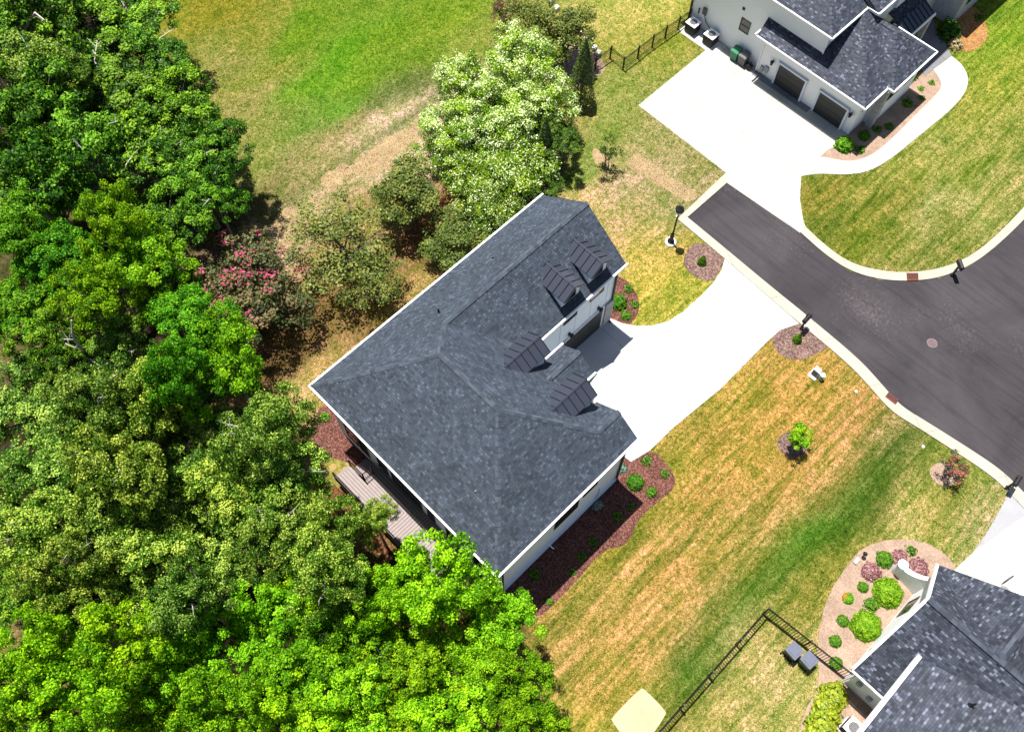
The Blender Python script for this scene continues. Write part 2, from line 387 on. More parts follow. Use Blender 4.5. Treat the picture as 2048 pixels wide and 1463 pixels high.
LAWN = """
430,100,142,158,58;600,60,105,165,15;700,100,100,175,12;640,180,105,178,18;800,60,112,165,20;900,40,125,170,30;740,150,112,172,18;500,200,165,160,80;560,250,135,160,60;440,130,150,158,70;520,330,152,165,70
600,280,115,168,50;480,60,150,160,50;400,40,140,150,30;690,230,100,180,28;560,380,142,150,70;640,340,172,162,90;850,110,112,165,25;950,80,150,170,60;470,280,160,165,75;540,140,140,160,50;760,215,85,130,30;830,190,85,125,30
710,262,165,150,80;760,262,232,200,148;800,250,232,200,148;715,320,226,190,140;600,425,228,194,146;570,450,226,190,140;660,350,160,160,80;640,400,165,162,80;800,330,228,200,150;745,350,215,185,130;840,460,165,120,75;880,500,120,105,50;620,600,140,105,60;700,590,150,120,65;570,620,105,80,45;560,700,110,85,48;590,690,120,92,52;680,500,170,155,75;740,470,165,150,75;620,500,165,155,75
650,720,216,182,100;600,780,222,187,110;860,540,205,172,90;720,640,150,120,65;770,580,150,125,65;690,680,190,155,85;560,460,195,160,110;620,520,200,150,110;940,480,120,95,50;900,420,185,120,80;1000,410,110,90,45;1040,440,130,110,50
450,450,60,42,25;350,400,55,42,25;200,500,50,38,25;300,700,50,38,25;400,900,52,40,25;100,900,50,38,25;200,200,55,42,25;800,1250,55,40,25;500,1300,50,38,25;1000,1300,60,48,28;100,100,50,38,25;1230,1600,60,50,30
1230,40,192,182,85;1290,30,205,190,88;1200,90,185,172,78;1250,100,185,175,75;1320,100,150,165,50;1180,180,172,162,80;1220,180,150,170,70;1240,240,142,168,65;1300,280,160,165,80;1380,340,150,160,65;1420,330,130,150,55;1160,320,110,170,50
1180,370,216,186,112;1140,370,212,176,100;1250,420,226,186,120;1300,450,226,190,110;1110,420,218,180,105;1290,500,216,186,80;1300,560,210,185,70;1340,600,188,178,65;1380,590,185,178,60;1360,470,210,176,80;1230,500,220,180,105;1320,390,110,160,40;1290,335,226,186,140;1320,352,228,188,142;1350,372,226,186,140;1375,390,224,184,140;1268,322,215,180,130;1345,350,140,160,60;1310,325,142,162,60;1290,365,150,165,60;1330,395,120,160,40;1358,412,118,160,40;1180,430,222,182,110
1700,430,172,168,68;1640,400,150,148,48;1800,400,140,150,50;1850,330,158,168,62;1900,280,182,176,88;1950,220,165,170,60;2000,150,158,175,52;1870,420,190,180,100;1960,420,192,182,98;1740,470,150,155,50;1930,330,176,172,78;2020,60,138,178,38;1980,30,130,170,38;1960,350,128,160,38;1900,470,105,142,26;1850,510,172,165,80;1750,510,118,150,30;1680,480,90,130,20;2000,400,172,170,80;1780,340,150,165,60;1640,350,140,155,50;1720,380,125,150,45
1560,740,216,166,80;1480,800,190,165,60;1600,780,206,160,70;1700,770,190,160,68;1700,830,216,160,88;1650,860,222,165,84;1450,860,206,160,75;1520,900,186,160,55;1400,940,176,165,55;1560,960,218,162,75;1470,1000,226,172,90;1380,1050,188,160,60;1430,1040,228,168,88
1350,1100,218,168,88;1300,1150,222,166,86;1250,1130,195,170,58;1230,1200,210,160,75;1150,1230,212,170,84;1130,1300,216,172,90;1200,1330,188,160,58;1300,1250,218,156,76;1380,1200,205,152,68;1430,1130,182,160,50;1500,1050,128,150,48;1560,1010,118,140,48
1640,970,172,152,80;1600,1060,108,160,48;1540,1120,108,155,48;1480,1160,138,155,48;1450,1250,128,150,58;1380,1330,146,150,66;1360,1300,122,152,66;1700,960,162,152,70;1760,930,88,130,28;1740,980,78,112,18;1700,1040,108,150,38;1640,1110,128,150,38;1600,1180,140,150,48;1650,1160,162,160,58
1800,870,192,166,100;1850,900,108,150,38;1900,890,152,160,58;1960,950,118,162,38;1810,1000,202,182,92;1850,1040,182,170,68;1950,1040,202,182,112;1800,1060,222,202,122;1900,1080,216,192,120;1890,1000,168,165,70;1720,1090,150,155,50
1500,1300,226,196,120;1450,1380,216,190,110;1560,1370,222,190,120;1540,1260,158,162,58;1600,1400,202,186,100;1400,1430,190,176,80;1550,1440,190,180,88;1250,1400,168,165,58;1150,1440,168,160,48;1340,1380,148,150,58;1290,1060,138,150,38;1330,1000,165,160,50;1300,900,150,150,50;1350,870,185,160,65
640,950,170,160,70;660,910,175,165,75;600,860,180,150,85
"""  # points under the tree belt: dirt colour, darkened further to hold its shade
def lawn_mesh():
    xs = np.arange(-30, 80.01, .33); ys = np.arange(-32, 75.01, .33)
    X, Y = np.meshgrid(xs, ys, indexing='ij'); X = X.ravel(); Y = Y.ravel()
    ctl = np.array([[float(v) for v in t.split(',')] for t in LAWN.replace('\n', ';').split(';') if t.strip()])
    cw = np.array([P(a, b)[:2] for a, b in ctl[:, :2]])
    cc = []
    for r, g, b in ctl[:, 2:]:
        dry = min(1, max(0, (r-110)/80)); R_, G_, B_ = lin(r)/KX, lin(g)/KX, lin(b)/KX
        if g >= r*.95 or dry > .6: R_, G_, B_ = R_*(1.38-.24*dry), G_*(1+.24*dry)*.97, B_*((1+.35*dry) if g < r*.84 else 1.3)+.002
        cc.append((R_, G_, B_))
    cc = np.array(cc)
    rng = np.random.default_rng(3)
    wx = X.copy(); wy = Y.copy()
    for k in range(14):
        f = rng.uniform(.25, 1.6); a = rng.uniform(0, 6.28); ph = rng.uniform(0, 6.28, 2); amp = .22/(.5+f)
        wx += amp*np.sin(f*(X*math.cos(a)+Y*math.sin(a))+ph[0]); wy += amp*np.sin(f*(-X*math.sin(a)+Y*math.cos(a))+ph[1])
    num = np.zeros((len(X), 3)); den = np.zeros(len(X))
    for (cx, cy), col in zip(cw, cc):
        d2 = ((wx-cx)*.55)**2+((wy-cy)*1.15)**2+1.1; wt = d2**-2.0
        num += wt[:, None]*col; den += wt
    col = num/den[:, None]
    # long worn and green bands that run along the plots (mowing direction)
    def band(y, hw, x0, x1, tint, k, wob=.5, ph=0):
        nonlocal col
        yy = Y-y-wob*np.sin(X*.45+ph)-.3*wob*np.sin(X*1.3+ph*2)
        m = k*np.exp(-(yy/hw)**2)/(1+np.exp(-(X-x0)*1.5))/(1+np.exp((X-x1)*1.5))*(.75+.25*np.sin(X*.9+ph*3)*np.sin(X*.37+ph))
        t = np.array([lin(v)/KX for v in tint]); col = col*(1-m[:, None])+t*m[:, None]
    band(4.35, .5, 6, 14.5, (110, 135, 25), .9, .25, 1); band(2.55, .35, 7, 18, (120, 138, 25), .85, .2, 2)
    band(3.4, .65, 6.5, 16, (228, 190, 105), .75, .2, .5); band(1.5, 1.0, 6, 20, (232, 192, 108), .75, .2, .3); band(.1, .7, 9, 26, (232, 190, 105), .75, .2, 1)
    band(3.2, 1.0, 17, 28, (222, 178, 85), .6, .2, 2.4); band(4.9, .35, 18, 27, (170, 150, 45), .5, .2, 2.4)
    band(-1.7, 1.0, 9, 25, (88, 140, 32), .9, .3, .8); band(-2.4, .45, 20, 30, (70, 115, 18), .85, .25, 1.8); band(-.9, .3, 12, 26, (150, 145, 50), .6, .2, .1)
    band(1.2, .3, 13, 21, (150, 150, 40), .5, .3, 2)
    for q in range(9): band(3.2-q*2.2+(.5 if q % 2 else 0), .35, 38, 62, (105, 140, 30) if q % 2 else (182, 176, 85), .45, .2, q)
    band(32.6, .35, 12, 33, (85, 120, 30), .8, .15, 0)
    nx, ny = len(xs), len(ys)
    Z = .03*np.sin(X*.31+1)*np.sin(Y*.27)*0
    verts = np.stack([X, Y, Z], 1)
    idx = np.arange(nx*ny).reshape(nx, ny)
    fa = np.stack([idx[:-1, :-1], idx[1:, :-1], idx[1:, 1:], idx[:-1, 1:]], -1).reshape(-1, 4)
    me = bpy.data.meshes.new('lawn'); me.vertices.add(len(verts)); me.vertices.foreach_set('co', verts.ravel())
    me.loops.add(fa.size); me.loops.foreach_set('vertex_index', fa.ravel()); me.polygons.add(len(fa)); me.polygons.foreach_set('loop_start', np.arange(0, fa.size, 4)); me.polygons.foreach_set('loop_total', np.full(len(fa), 4))
    me.update(calc_edges=True)
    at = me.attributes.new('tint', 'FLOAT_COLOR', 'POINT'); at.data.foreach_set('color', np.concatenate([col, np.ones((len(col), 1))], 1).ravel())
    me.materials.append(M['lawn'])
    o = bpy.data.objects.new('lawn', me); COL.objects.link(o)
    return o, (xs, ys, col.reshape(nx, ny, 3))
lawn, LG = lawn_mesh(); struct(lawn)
struct(MB().quadface([(-900, -900, -.06), (900, -900, -.06), (900, 900, -.06), (-900, 900, -.06)]).build('ground', mat_plain('far_ground', seen(120, 130, 60), .95, var=.4, vscale=.2)))

KU = [(1454, 366), (1500, 396), (1560, 436), (1600, 465), (1650, 510), (1700, 543), (1760, 560), (1822, 563), (1880, 556), (1940, 532), (1990, 495), (2048, 440), (2150, 330)]
KL = [(1374.5, 435.4), (1447, 495), (1520, 556), (1574, 600), (1615, 633), (1717, 718), (1762, 768), (1788, 798), (1810, 818), (1850, 842), (1920, 886), (2000, 938), (2048, 986), (2150, 1090)]
struct(sheet('road', KL + [(2500, 1200), (2600, 500), (2400, 200)] + KU[::-1] + [(1436.7, 380)], .012, M['asphalt']))
KUo = [(1600, 400), (1612, 448), (1650, 492), (1700, 527), (1760, 543), (1822, 546), (1880, 538), (1930, 519), (1980, 484), (2048, 415), (2150, 300)]
kerb_u = [(1452, 352)] + [(1600, 440)] + KUo[1:] + KU[::-1]
def open_smooth(p, it=2):
    p = [np.array(q) for q in p]
    for _ in range(it):
        q = [p[0]]
        for a, b in zip(p, p[1:]): q += [a*.75+b*.25, a*.25+b*.75]
        p = q+[p[-1]]
    return p
def strip(name, inner, outer, z, mat):
    mb = MB(); a = [P(*q)[:2] for q in inner]; b = [P(*q)[:2] for q in outer]
    if len(a) > 3: a = open_smooth(a)
    if len(b) > 3: b = open_smooth(b)
    HARD.append([tuple(q) for q in a]+[tuple(q) for q in b[::-1]])
    mb.prism([tuple(q) for q in a]+[tuple(q) for q in b[::-1]], -.05, z); return mb.build(name, mat)
struct(strip('kerb', KU[3:], [(1608, 452)] + KUo[2:], .07, M['kerb']))
KLo = [(1354.7, 438.8), (1428, 500), (1505, 566), (1556, 611), (1598, 646), (1700, 731), (1745, 781), (1772, 812), (1796, 832), (1838, 857), (1906, 901), (1984, 952), (2030, 998), (2130, 1105)]
o = strip('kerb', KL, KLo, .07, M['kerb']); struct(o)
struct(strip('kerb', [(1374.5, 435.4), (1454, 366)], [(1354.7, 438.8), (1452, 346)], .072, M['kerb']))
# drives and walks
struct(sheet('driveway', [(1277, 211), (1428, 87), (1440, 84), (1520, 140), (1700, 262), (1690, 285), (1655, 300), (1636, 318), (1612, 335), (1602, 350), (1600, 400), (1606, 440), (1612, 456), (1600, 466), (1454, 366), (1452, 346)], .02, M['conc2']))
path_o = [(1598, 356), (1604, 352), (1640, 347), (1685, 350), (1730, 346), (1775, 324), (1850, 262), (1900, 222), (1930, 188), (1938, 158), (1925, 130), (1903, 113)]
path_i = [(1600, 345), (1636, 312), (1665, 318), (1700, 324), (1735, 315), (1765, 295), (1844, 217), (1878, 184), (1884, 168), (1874, 150), (1866, 140)]
struct(strip('path', path_i, path_o, .03, M['conc2']))
struct(sheet('porch_slab', [(1903, 113), (1866, 140), (1850, 152), (1800, 80), (1850, 20), (1868, 42)], .035, M['porch']))
struct(sheet('driveway', [(1120, 700), (1205, 640), (1222, 637), (1246, 647), (1275, 652), (1305, 651), (1335, 643), (1365, 624), (1400, 593), (1428, 564), (1443, 540), (1450, 517), (1598, 647), (1560, 660), (1530, 687), (1440, 778), (1345, 856), (1300, 900), (1262, 923), (1238, 905), (1190, 800), (1150, 780)], .021, M['conc']))
struct(sheet('driveway', [(2080, 1010), (2010, 1058), (1975, 1085), (1945, 1105), (1912, 1135), (1895, 1165), (1960, 1250), (2200, 1300), (2300, 1100)], .024, M['conc2']))
struct(sheet('path', [(2018, 985), (1998, 1022), (1970, 1070), (1945, 1105), (1975, 1085), (2080, 1010), (2048, 990)], .02, M['pale_path']))
struct(sheet('pad', [(1221, 1436), (1226, 1444), (1250, 1478), (1290, 1490), (1331, 1430), (1331, 1420), (1290, 1378), (1281, 1375)], .05, M['pad'], smooth=1))
# beds
def ragged(pts, z, mat, amp=.3, seed=1):
    rng = random.Random(seed); w3 = [P(x, y)[:2] for x, y in pts]; q = []
    for i in range(len(w3)):
        a, b = w3[i], w3[(i+1) % len(w3)]; n = max(2, int(np.linalg.norm(b-a)/.35))
        for k in range(n): q.append(tuple(a+(b-a)*k/n+np.array([rng.uniform(-amp, amp), rng.uniform(-amp, amp)])))
    o = struct(sheet('bare_soil', None, z, M[mat], world=q, smooth=1)); HARD.pop(); return o
def bed(pts, z, mat, sm=2): return struct(sheet('planting_bed', pts, z, M[mat], smooth=sm))
bed([(1397, 480), (1370, 503), (1366, 530), (1385, 552), (1424, 566), (1440, 540), (1452, 514)], .014, 'mulch4', 1)
bed([(1605, 640), (1560, 654), (1540, 682), (1560, 712), (1600, 722), (1640, 704), (1662, 690)], .014, 'mulch4', 1)
bed([(1222, 545), (1258, 562), (1280, 598), (1276, 632), (1255, 655), (1215, 645), (1205, 600)], .012, 'mulch')
bed([(1215, 890), (1262, 922), (1305, 895), (1350, 948), (1350, 975), (1320, 1000), (1278, 1035), (1262, 1075), (1245, 1092), (1205, 1100), (1150, 1165), (1065, 1250), (960, 1190)], .016, 'mulch', 1)
bed([(650, 795), (622, 850), (610, 875), (640, 908), (700, 925), (760, 960), (800, 1000), (900, 1060), (740, 860)], .012, 'mulch')
bed([(668, 955), (800, 1100), (770, 1130), (640, 990)], .012, 'litter', 1)
bed([(1570, 862), (1552, 880), (1560, 905), (1590, 918), (1618, 900), (1610, 870)], .012, 'mulch4')
bed([(1868, 925), (1856, 945), (1872, 968), (1905, 975), (1920, 950), (1900, 925)], .012, 'mulch2')
bed([(1728, 1092), (1785, 1076), (1850, 1082), (1893, 1108), (1916, 1140), (1900, 1200), (1800, 1300), (1740, 1480), (1590, 1500), (1606, 1425), (1640, 1370), (1632, 1290), (1652, 1195), (1700, 1120)], .014, 'mulch2', 1)
bed([(1622, 320), (1665, 325), (1700, 332), (1740, 322), (1770, 300), (1850, 222), (1888, 186), (1890, 160), (1860, 130), (1700, 230)], .012, 'mulch2', 1)
bed([(1898, 92), (1940, 108), (1978, 80), (1970, 40), (1950, 8), (1915, 30)], .012, 'mulch3')

ragged([(1250, 332), (1272, 305), (1400, 390), (1377, 408)], .008, 'soil', .1, 2)
ragged([(690, 340), (740, 300), (800, 262), (845, 235), (840, 270), (800, 305), (780, 345), (735, 355)], .008, 'soil', .35, 3)
ragged([(540, 440), (580, 415), (640, 400), (620, 450), (590, 500), (560, 480)], .008, 'soil', .35, 4)
ragged([(640, 365), (680, 330), (700, 345), (660, 385)], .008, 'soil', .3, 5)
bed([(1182, 300), (1195, 295), (1225, 325), (1215, 345), (1190, 330)], .008, 'soil')
bed([(1130, 60), (1215, 125), (1205, 150), (1120, 190), (1080, 120)], .008, 'mulch2')
bed([(790, 475), (840, 450), (920, 430), (960, 440), (900, 480), (850, 500)], .008, 'litter')

# ------------------------------------------------------------------ foliage builders
def leaf_mesh(name, C, Nn, S, mat, seed, rnd=None, flw=None, aspect=.62, shape=4):
    """one small diamond-shaped leaf face per row: centre C, rough normal Nn, size S"""
    rng = np.random.default_rng(seed); n = len(C)
    Nn = Nn/(np.linalg.norm(Nn, axis=1)[:, None]+1e-9)
    r = rng.normal(size=(n, 3)); T = np.cross(Nn, r); T /= np.linalg.norm(T, axis=1)[:, None]+1e-9; B = np.cross(Nn, T)
    S = S[:, None]
    fold = Nn*S*.18
    V = np.stack([C-T*S, C-B*S*aspect+fold, C+T*S, C+B*S*aspect+fold], 1).reshape(-1, 3)
    me = bpy.data.meshes.new(name); me.vertices.add(len(V)); me.vertices.foreach_set('co', V.ravel())
    me.loops.add(n*4); me.loops.foreach_set('vertex_index', np.arange(n*4)); me.polygons.add(n)
    me.polygons.foreach_set('loop_start', np.arange(0, n*4, 4)); me.polygons.foreach_set('loop_total', np.full(n, 4)); me.update(calc_edges=True)
    a = me.attributes.new('rnd', 'FLOAT', 'FACE'); a.data.foreach_set('value', (rng.random(n) if rnd is None else rnd).astype(np.float32))
    if flw is not None:
        a = me.attributes.new('flw', 'FLOAT', 'FACE'); a.data.foreach_set('value', flw.astype(np.float32))
    me.materials.append(mat)
    return me
def ball(rng, n):
    d = rng.normal(size=(n, 3)); return d/np.linalg.norm(d, axis=1)[:, None]

def crown(name, seed, R, H, base, mat, lobes=9, subs=11, leaves=42, leaf=.115, sub_r=.5, lobe_r=.42, top=1.0, flower=0, gap=0, scatter=False):
    """R crown radius, H crown height from z=base; returns crown mesh and the limb ends"""
    rng = np.random.default_rng(seed)
    LC = []
    for k in range(lobes):
        a = 2.399*k+rng.uniform(-.4, .4); rr = R*(1-lobe_r*.8)*math.sqrt((k+.4)/lobes)*rng.uniform(.85, 1.12)
        zz = base+H*(.3+.7*math.sqrt(max(0, 1-(rr/R)**2)*top))-H*.6*rng.random()**1.3
        LC.append((rr*math.cos(a), rr*math.sin(a), zz, R*lobe_r*rng.uniform(.75, 1.25)))
    C = []; Nn = []; rd = []; fl = []; ends = []
    for lx, ly, lz, lr in LC:
        c0 = np.array([lx, ly, lz-lr*.4]); ends.append(c0)
        for j in range(subs):
            d = ball(rng, 1)[0]; d[2] = abs(d[2])*1.1-.45; d /= np.linalg.norm(d)
            sc = c0+d*lr*np.array([1, 1, .8])*rng.uniform(.75, 1.12)
            if rng.random() < gap: continue
            sr = sub_r*rng.uniform(.6, 1.3)
            m = int(leaves*(sr/sub_r)**2)
            dd = ball(rng, m); rr = rng.random(m)**.45
            p = sc+dd*(rr*sr)[:, None]*np.array([1, 1, .6])
            out = dd*.7+d*.5+np.array([0, 0, .6])+rng.normal(size=(m, 3))*.7
            C.append(p); Nn.append(out)
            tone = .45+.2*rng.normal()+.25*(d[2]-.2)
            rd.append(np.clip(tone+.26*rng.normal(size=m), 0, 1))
            isf = rng.random() < .8 if scatter else ((rng.random() < flower*1.6) and d[2] > -.1)
            pf = flower*rng.uniform(.4, 1.5) if scatter else .6
            fl.append((rng.random(m) < (pf if isf else 0))*(dd[:, 2] > -.35)*1.0)
    C = np.concatenate(C); Nn = np.concatenate(Nn); rd = np.concatenate(rd); fl = np.concatenate(fl)
    S = leaf*rng.uniform(.6, 1.3, len(C))
    return leaf_mesh(name, C, Nn, S, mat, seed+1, rd, fl if flower else None), ends

def trunk_mb(seed, ends, h0, r, fork=.45, stems=1, sub=True):
    rng = np.random.default_rng(seed); mb = MB()
    for st in range(stems):
        off = np.array([math.cos(6.28*st/stems), math.sin(6.28*st/stems), 0])*(.12 if stems > 1 else 0)
        f = np.array([0, 0, h0])+off*5*(h0/4) if stems > 1 else np.array([rng.uniform(-.1, .1), rng.uniform(-.1, .1), h0])
        mb.tube([off*1.0+np.array([0, 0, -.1]), off+f*.35, f], [r*1.15, r*.85, r*.65], 8)
        for k, e in enumerate(ends):
            if k % stems != st: continue
            mid = f+(e-f)*.5+rng.normal(size=3)*.12*np.linalg.norm(e-f)*.5
            mb.tube([f-np.array([0, 0, .1]), mid, e], [r*.5, r*.3, r*.1], 6)
            if sub:
                for q in range(3):
                    t = e+rng.normal(size=3)*np.array([.5, .5, .3])*1.0
                    mb.tube([mid+(e-mid)*.4, (mid+t)/2, t], [r*.22, r*.14, r*.04], 4)
    return mb

# leaf colours
LM = {}
LM['lime'] = mat_leaf('leaf_lime', (.045, .14, .003, 1), (.14, .33, .006, 1), (.32, .54, .012, 1), .3, spec=.12)
LM['dark'] = mat_leaf('leaf_dark', (.01, .04, .003, 1), (.035, .11, .005, 1), (.16, .31, .014, 1), .18, spec=.15)
LM['mid'] = mat_leaf('leaf_mid', (.018, .06, .004, 1), (.065, .165, .009, 1), (.34, .46, .07, 1), .18, spec=.18)
LM['yellow'] = mat_leaf('leaf_yellow', (.045, .14, .003, 1), (.13, .31, .006, 1), (.3, .5, .012, 1), .28, spec=.12)
LM['green'] = mat_leaf('leaf_green', (.025, .11, .004, 1), (.075, .25, .008, 1), (.2, .44, .015, 1), .26, spec=.12)
LM['pink'] = mat_leaf('leaf_crape_pink', (.028, .045, .012, 1), (.075, .10, .03, 1), (.2, .15, .07, 1), .25, spec=.15, flower=(.52, .07, .17, 1))
LM['brown'] = mat_leaf('leaf_crape_bronze', (.04, .065, .01, 1), (.10, .145, .022, 1), (.23, .24, .05, 1), .25, spec=.2)
LM['white'] = mat_leaf('leaf_crape_white', (.04, .11, .005, 1), (.14, .28, .01, 1), (.32, .46, .02, 1), .3, spec=.2, flower=(.66, .72, .42, 1))
LM['red'] = mat_leaf('leaf_crape_red', (.02, .035, .02, 1), (.04, .06, .03, 1), (.1, .09, .05, 1), .2, flower=(.5, .09, .08, 1))
LM['juniper'] = mat_leaf('leaf_juniper', (.02, .05, .01, 1), (.05, .1, .015, 1), (.11, .16, .02, 1), .15)
LM['barberry'] = mat_leaf('leaf_barberry', (.1, .03, .04, 1), (.24, .1, .11, 1), (.42, .24, .22, 1), .25, tcol=(1.3, 1, 1, 1))
LM['box'] = mat_leaf('leaf_box', (.02, .08, .006, 1), (.06, .17, .01, 1), (.14, .27, .015, 1), .25, spec=.15)
LM['gold'] = mat_leaf('leaf_gold', (.1, .16, .01, 1), (.25, .33, .012, 1), (.42, .45, .03, 1), .35)
LM['orange'] = mat_leaf('leaf_orange', (.15, .14, .01, 1), (.4, .26, .02, 1), (.55, .3, .03, 1), .3)
LM['straw'] = mat_leaf('leaf_straw', (.15, .11, .05, 1), (.32, .25, .12, 1), (.45, .36, .2, 1), .2)
LM['globe'] = mat_leaf('leaf_globe', (.05, .14, .004, 1), (.13, .28, .008, 1), (.27, .43, .02, 1), .3, spec=.12)
LM['silver'] = mat_leaf('leaf_silver', (.08, .12, .1, 1), (.16, .22, .18, 1), (.3, .36, .3, 1), .2)

SUB = float(1)
def inside(X, Y, poly):
    r = np.zeros(len(X), bool); n = len(poly)
    for i in range(n):
        (x0, y0), (x1, y1) = poly[i], poly[(i+1) % n]
        if y0 == y1: continue
        c = ((y0 > Y) != (y1 > Y)) & (X < (x1-x0)*(Y-y0)/(y1-y0)+x0); r ^= c
    return r
def grass_tufts():
    rng = np.random.default_rng(8); n = 520000
    px = rng.uniform(380, 2060, n); py = rng.uniform(-10, 1480, n)
    d0 = (px-1024)/F_PX; d1 = -(py-731.5)/F_PX
    v = RC.T @ np.stack([d0, d1, -np.ones(n)]); k = -CAM_H/v[2]; X = v[0]*k; Y = v[1]*k
    ok = np.ones(n, bool); ex = rng.normal(size=n)*.05; ey = rng.normal(size=n)*.05
    for p in HARD+[[(6.6, 7.2), (15, 7.2), (15, 13.9), (21.7, 13.9), (21.7, 19.2), (6.6, 19.2)]]: ok &= ~inside(X+ex, Y+ey, p)
    ok &= ~((X < 6) & (Y < 30)) & ~((X < 14) & (Y > 24) & (X+40 < Y*.0+52) & (X < 12))
    X = X[ok]; Y = Y[ok]; n = len(X); rng2 = np.random.default_rng(9)
    xs, ys, col = LG
    ci = col[np.clip(((X-xs[0])/.33).astype(int), 0, len(xs)-1), np.clip(((Y-ys[0])/.33).astype(int), 0, len(ys)-1)]
    S = rng2.uniform(.018, .05, n); Nn = rng2.normal(size=(n, 3))*np.array([1, 1, .5])+np.array([0, 0, .5])
    me = leaf_mesh('grass', np.stack([X, Y, rng2.uniform(.01, .05, n)], 1), Nn, S, M['tuft'], 4, aspect=.45)
    j = rng2.uniform(.45, 1.7, n)[:, None]*np.stack([np.ones(n), rng2.uniform(.9, 1.12, n), rng2.uniform(.6, 1.5, n)], 1)
    a = me.attributes.new('tint', 'FLOAT_COLOR', 'FACE'); a.data.foreach_set('color', np.concatenate([np.clip(ci*j*1.1, 0, .7), np.ones((n, 1))], 1).ravel())
    o = bpy.data.objects.new('grass', me); COL.objects.link(o); o['kind'] = 'stuff'; o['label'] = 'short blades of lawn grass, green and dry'; o['category'] = 'grass'
m, nt_, b_, N_, L_ = newmat('grass_blade'); at_ = N_('ShaderNodeAttribute'); at_.attribute_name = 'tint'; L_(at_.outputs['Color'], b_.inputs['Base Color']); b_.inputs['Roughness'].default_value = .8; b_.inputs['Specular IOR Level'].default_value = .1
M['tuft'] = m
grass_tufts()
# ------------------------------------------------------------------ forest
PROTO = {}
def make_proto(kind, var, seed, R, H, base, mat, tr, th, bark, **kw):
    me, ends = crown('crown', seed, R, H, base, LM[mat], **kw)
    tm = trunk_mb(seed+9, ends, th, tr, stems=kw.get('st', 1)) if 'st' not in kw else None
    PROTO.setdefault(kind, []).append((me, tm, bark, R, base+H*.62, base+H))
def proto(kind, seed, R, H, base, mat, tr, th, bark, stems=1, **kw):
    me, ends = crown('crown', seed, R, H, base, LM[mat], **kw)
    o = trunk_mb(seed+9, ends, th, tr, stems=stems).build('trunk', M[bark]); tme = o.data; bpy.data.objects.remove(o)
    PROTO.setdefault(kind, []).append((me, tme, R, base+H*.62))
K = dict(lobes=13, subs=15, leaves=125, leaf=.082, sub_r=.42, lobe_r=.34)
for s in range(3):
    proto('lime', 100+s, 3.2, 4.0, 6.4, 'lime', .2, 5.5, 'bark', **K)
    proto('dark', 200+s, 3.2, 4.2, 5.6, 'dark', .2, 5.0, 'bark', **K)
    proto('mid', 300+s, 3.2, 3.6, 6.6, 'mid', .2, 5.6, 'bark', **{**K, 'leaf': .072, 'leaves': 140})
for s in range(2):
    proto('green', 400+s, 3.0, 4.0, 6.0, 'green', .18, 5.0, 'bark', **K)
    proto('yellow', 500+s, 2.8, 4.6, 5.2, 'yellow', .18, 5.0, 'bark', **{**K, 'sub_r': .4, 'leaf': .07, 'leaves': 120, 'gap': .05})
KC = dict(lobes=12, subs=13, leaves=75, leaf=.07, sub_r=.36, lobe_r=.33)
proto('pink', 600, 2.5, 3.2, 1.3, 'pink', .09, 1.4, 'barkd', stems=4, flower=.14, **{**KC, 'lobes': 15, 'leaf': .06})
proto('bronze', 610, 2.2, 3.2, 1.3, 'brown', .08, 1.4, 'barkd', stems=4, **{**KC, 'gap': .38, 'leaves': 40, 'lobes': 16, 'lobe_r': .28, 'leaf': .06})
proto('bronze', 611, 1.8, 3.4, 1.4, 'brown', .08, 1.4, 'barkd', stems=4, **{**KC, 'gap': .2})
proto('sapling', 640, 1.0, 1.6, .7, 'brown', .04, .8, 'barkd', stems=3, lobes=10, subs=6, leaves=26, leaf=.05, sub_r=.16, lobe_r=.28, gap=.3)
proto('white', 620, 2.6, 3.6, 1.4, 'white', .1, 1.5, 'barkd', stems=4, flower=.5, scatter=True, **{**KC, 'lobes': 15, 'leaf': .06, 'leaves': 115, 'lobe_r': .4, 'sub_r': .4})
proto('white', 621, 2.4, 3.4, 1.4, 'white', .1, 1.5, 'barkd', stems=4, flower=.24, scatter=True, **{**KC, 'lobes': 15, 'leaf': .06, 'leaves': 115, 'lobe_r': .4, 'sub_r': .4})

def tree(kind, var, px, py, rpx, label, group, name='deciduous_tree', cat='tree', tint=(1, 1, 1, 1), zc=None, rz=0, zs=None, proto_=None):
    kind = proto_ or kind
    me, tme, R, mc = PROTO[kind][var % len(PROTO[kind])]
    zc = zc if zc is not None else mc
    c = P(px, py, zc)
    sc_px = F_PX/(CAM_H-zc)*.92
    # pixels per metre shrink away from the point under the camera
    q = RC @ (c-np.array([0, 0, CAM_H])); sc_px = F_PX/(-q[2])
    s = rpx/sc_px/R
    t = empty(name, label, cat, (c[0], c[1], 0), rz, group)
    sz = zc/mc; t.scale = (s, s, sz)
    for nm, m2 in (('trunk', tme), ('crown', me)):
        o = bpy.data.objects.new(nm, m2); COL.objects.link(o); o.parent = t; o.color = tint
    return t

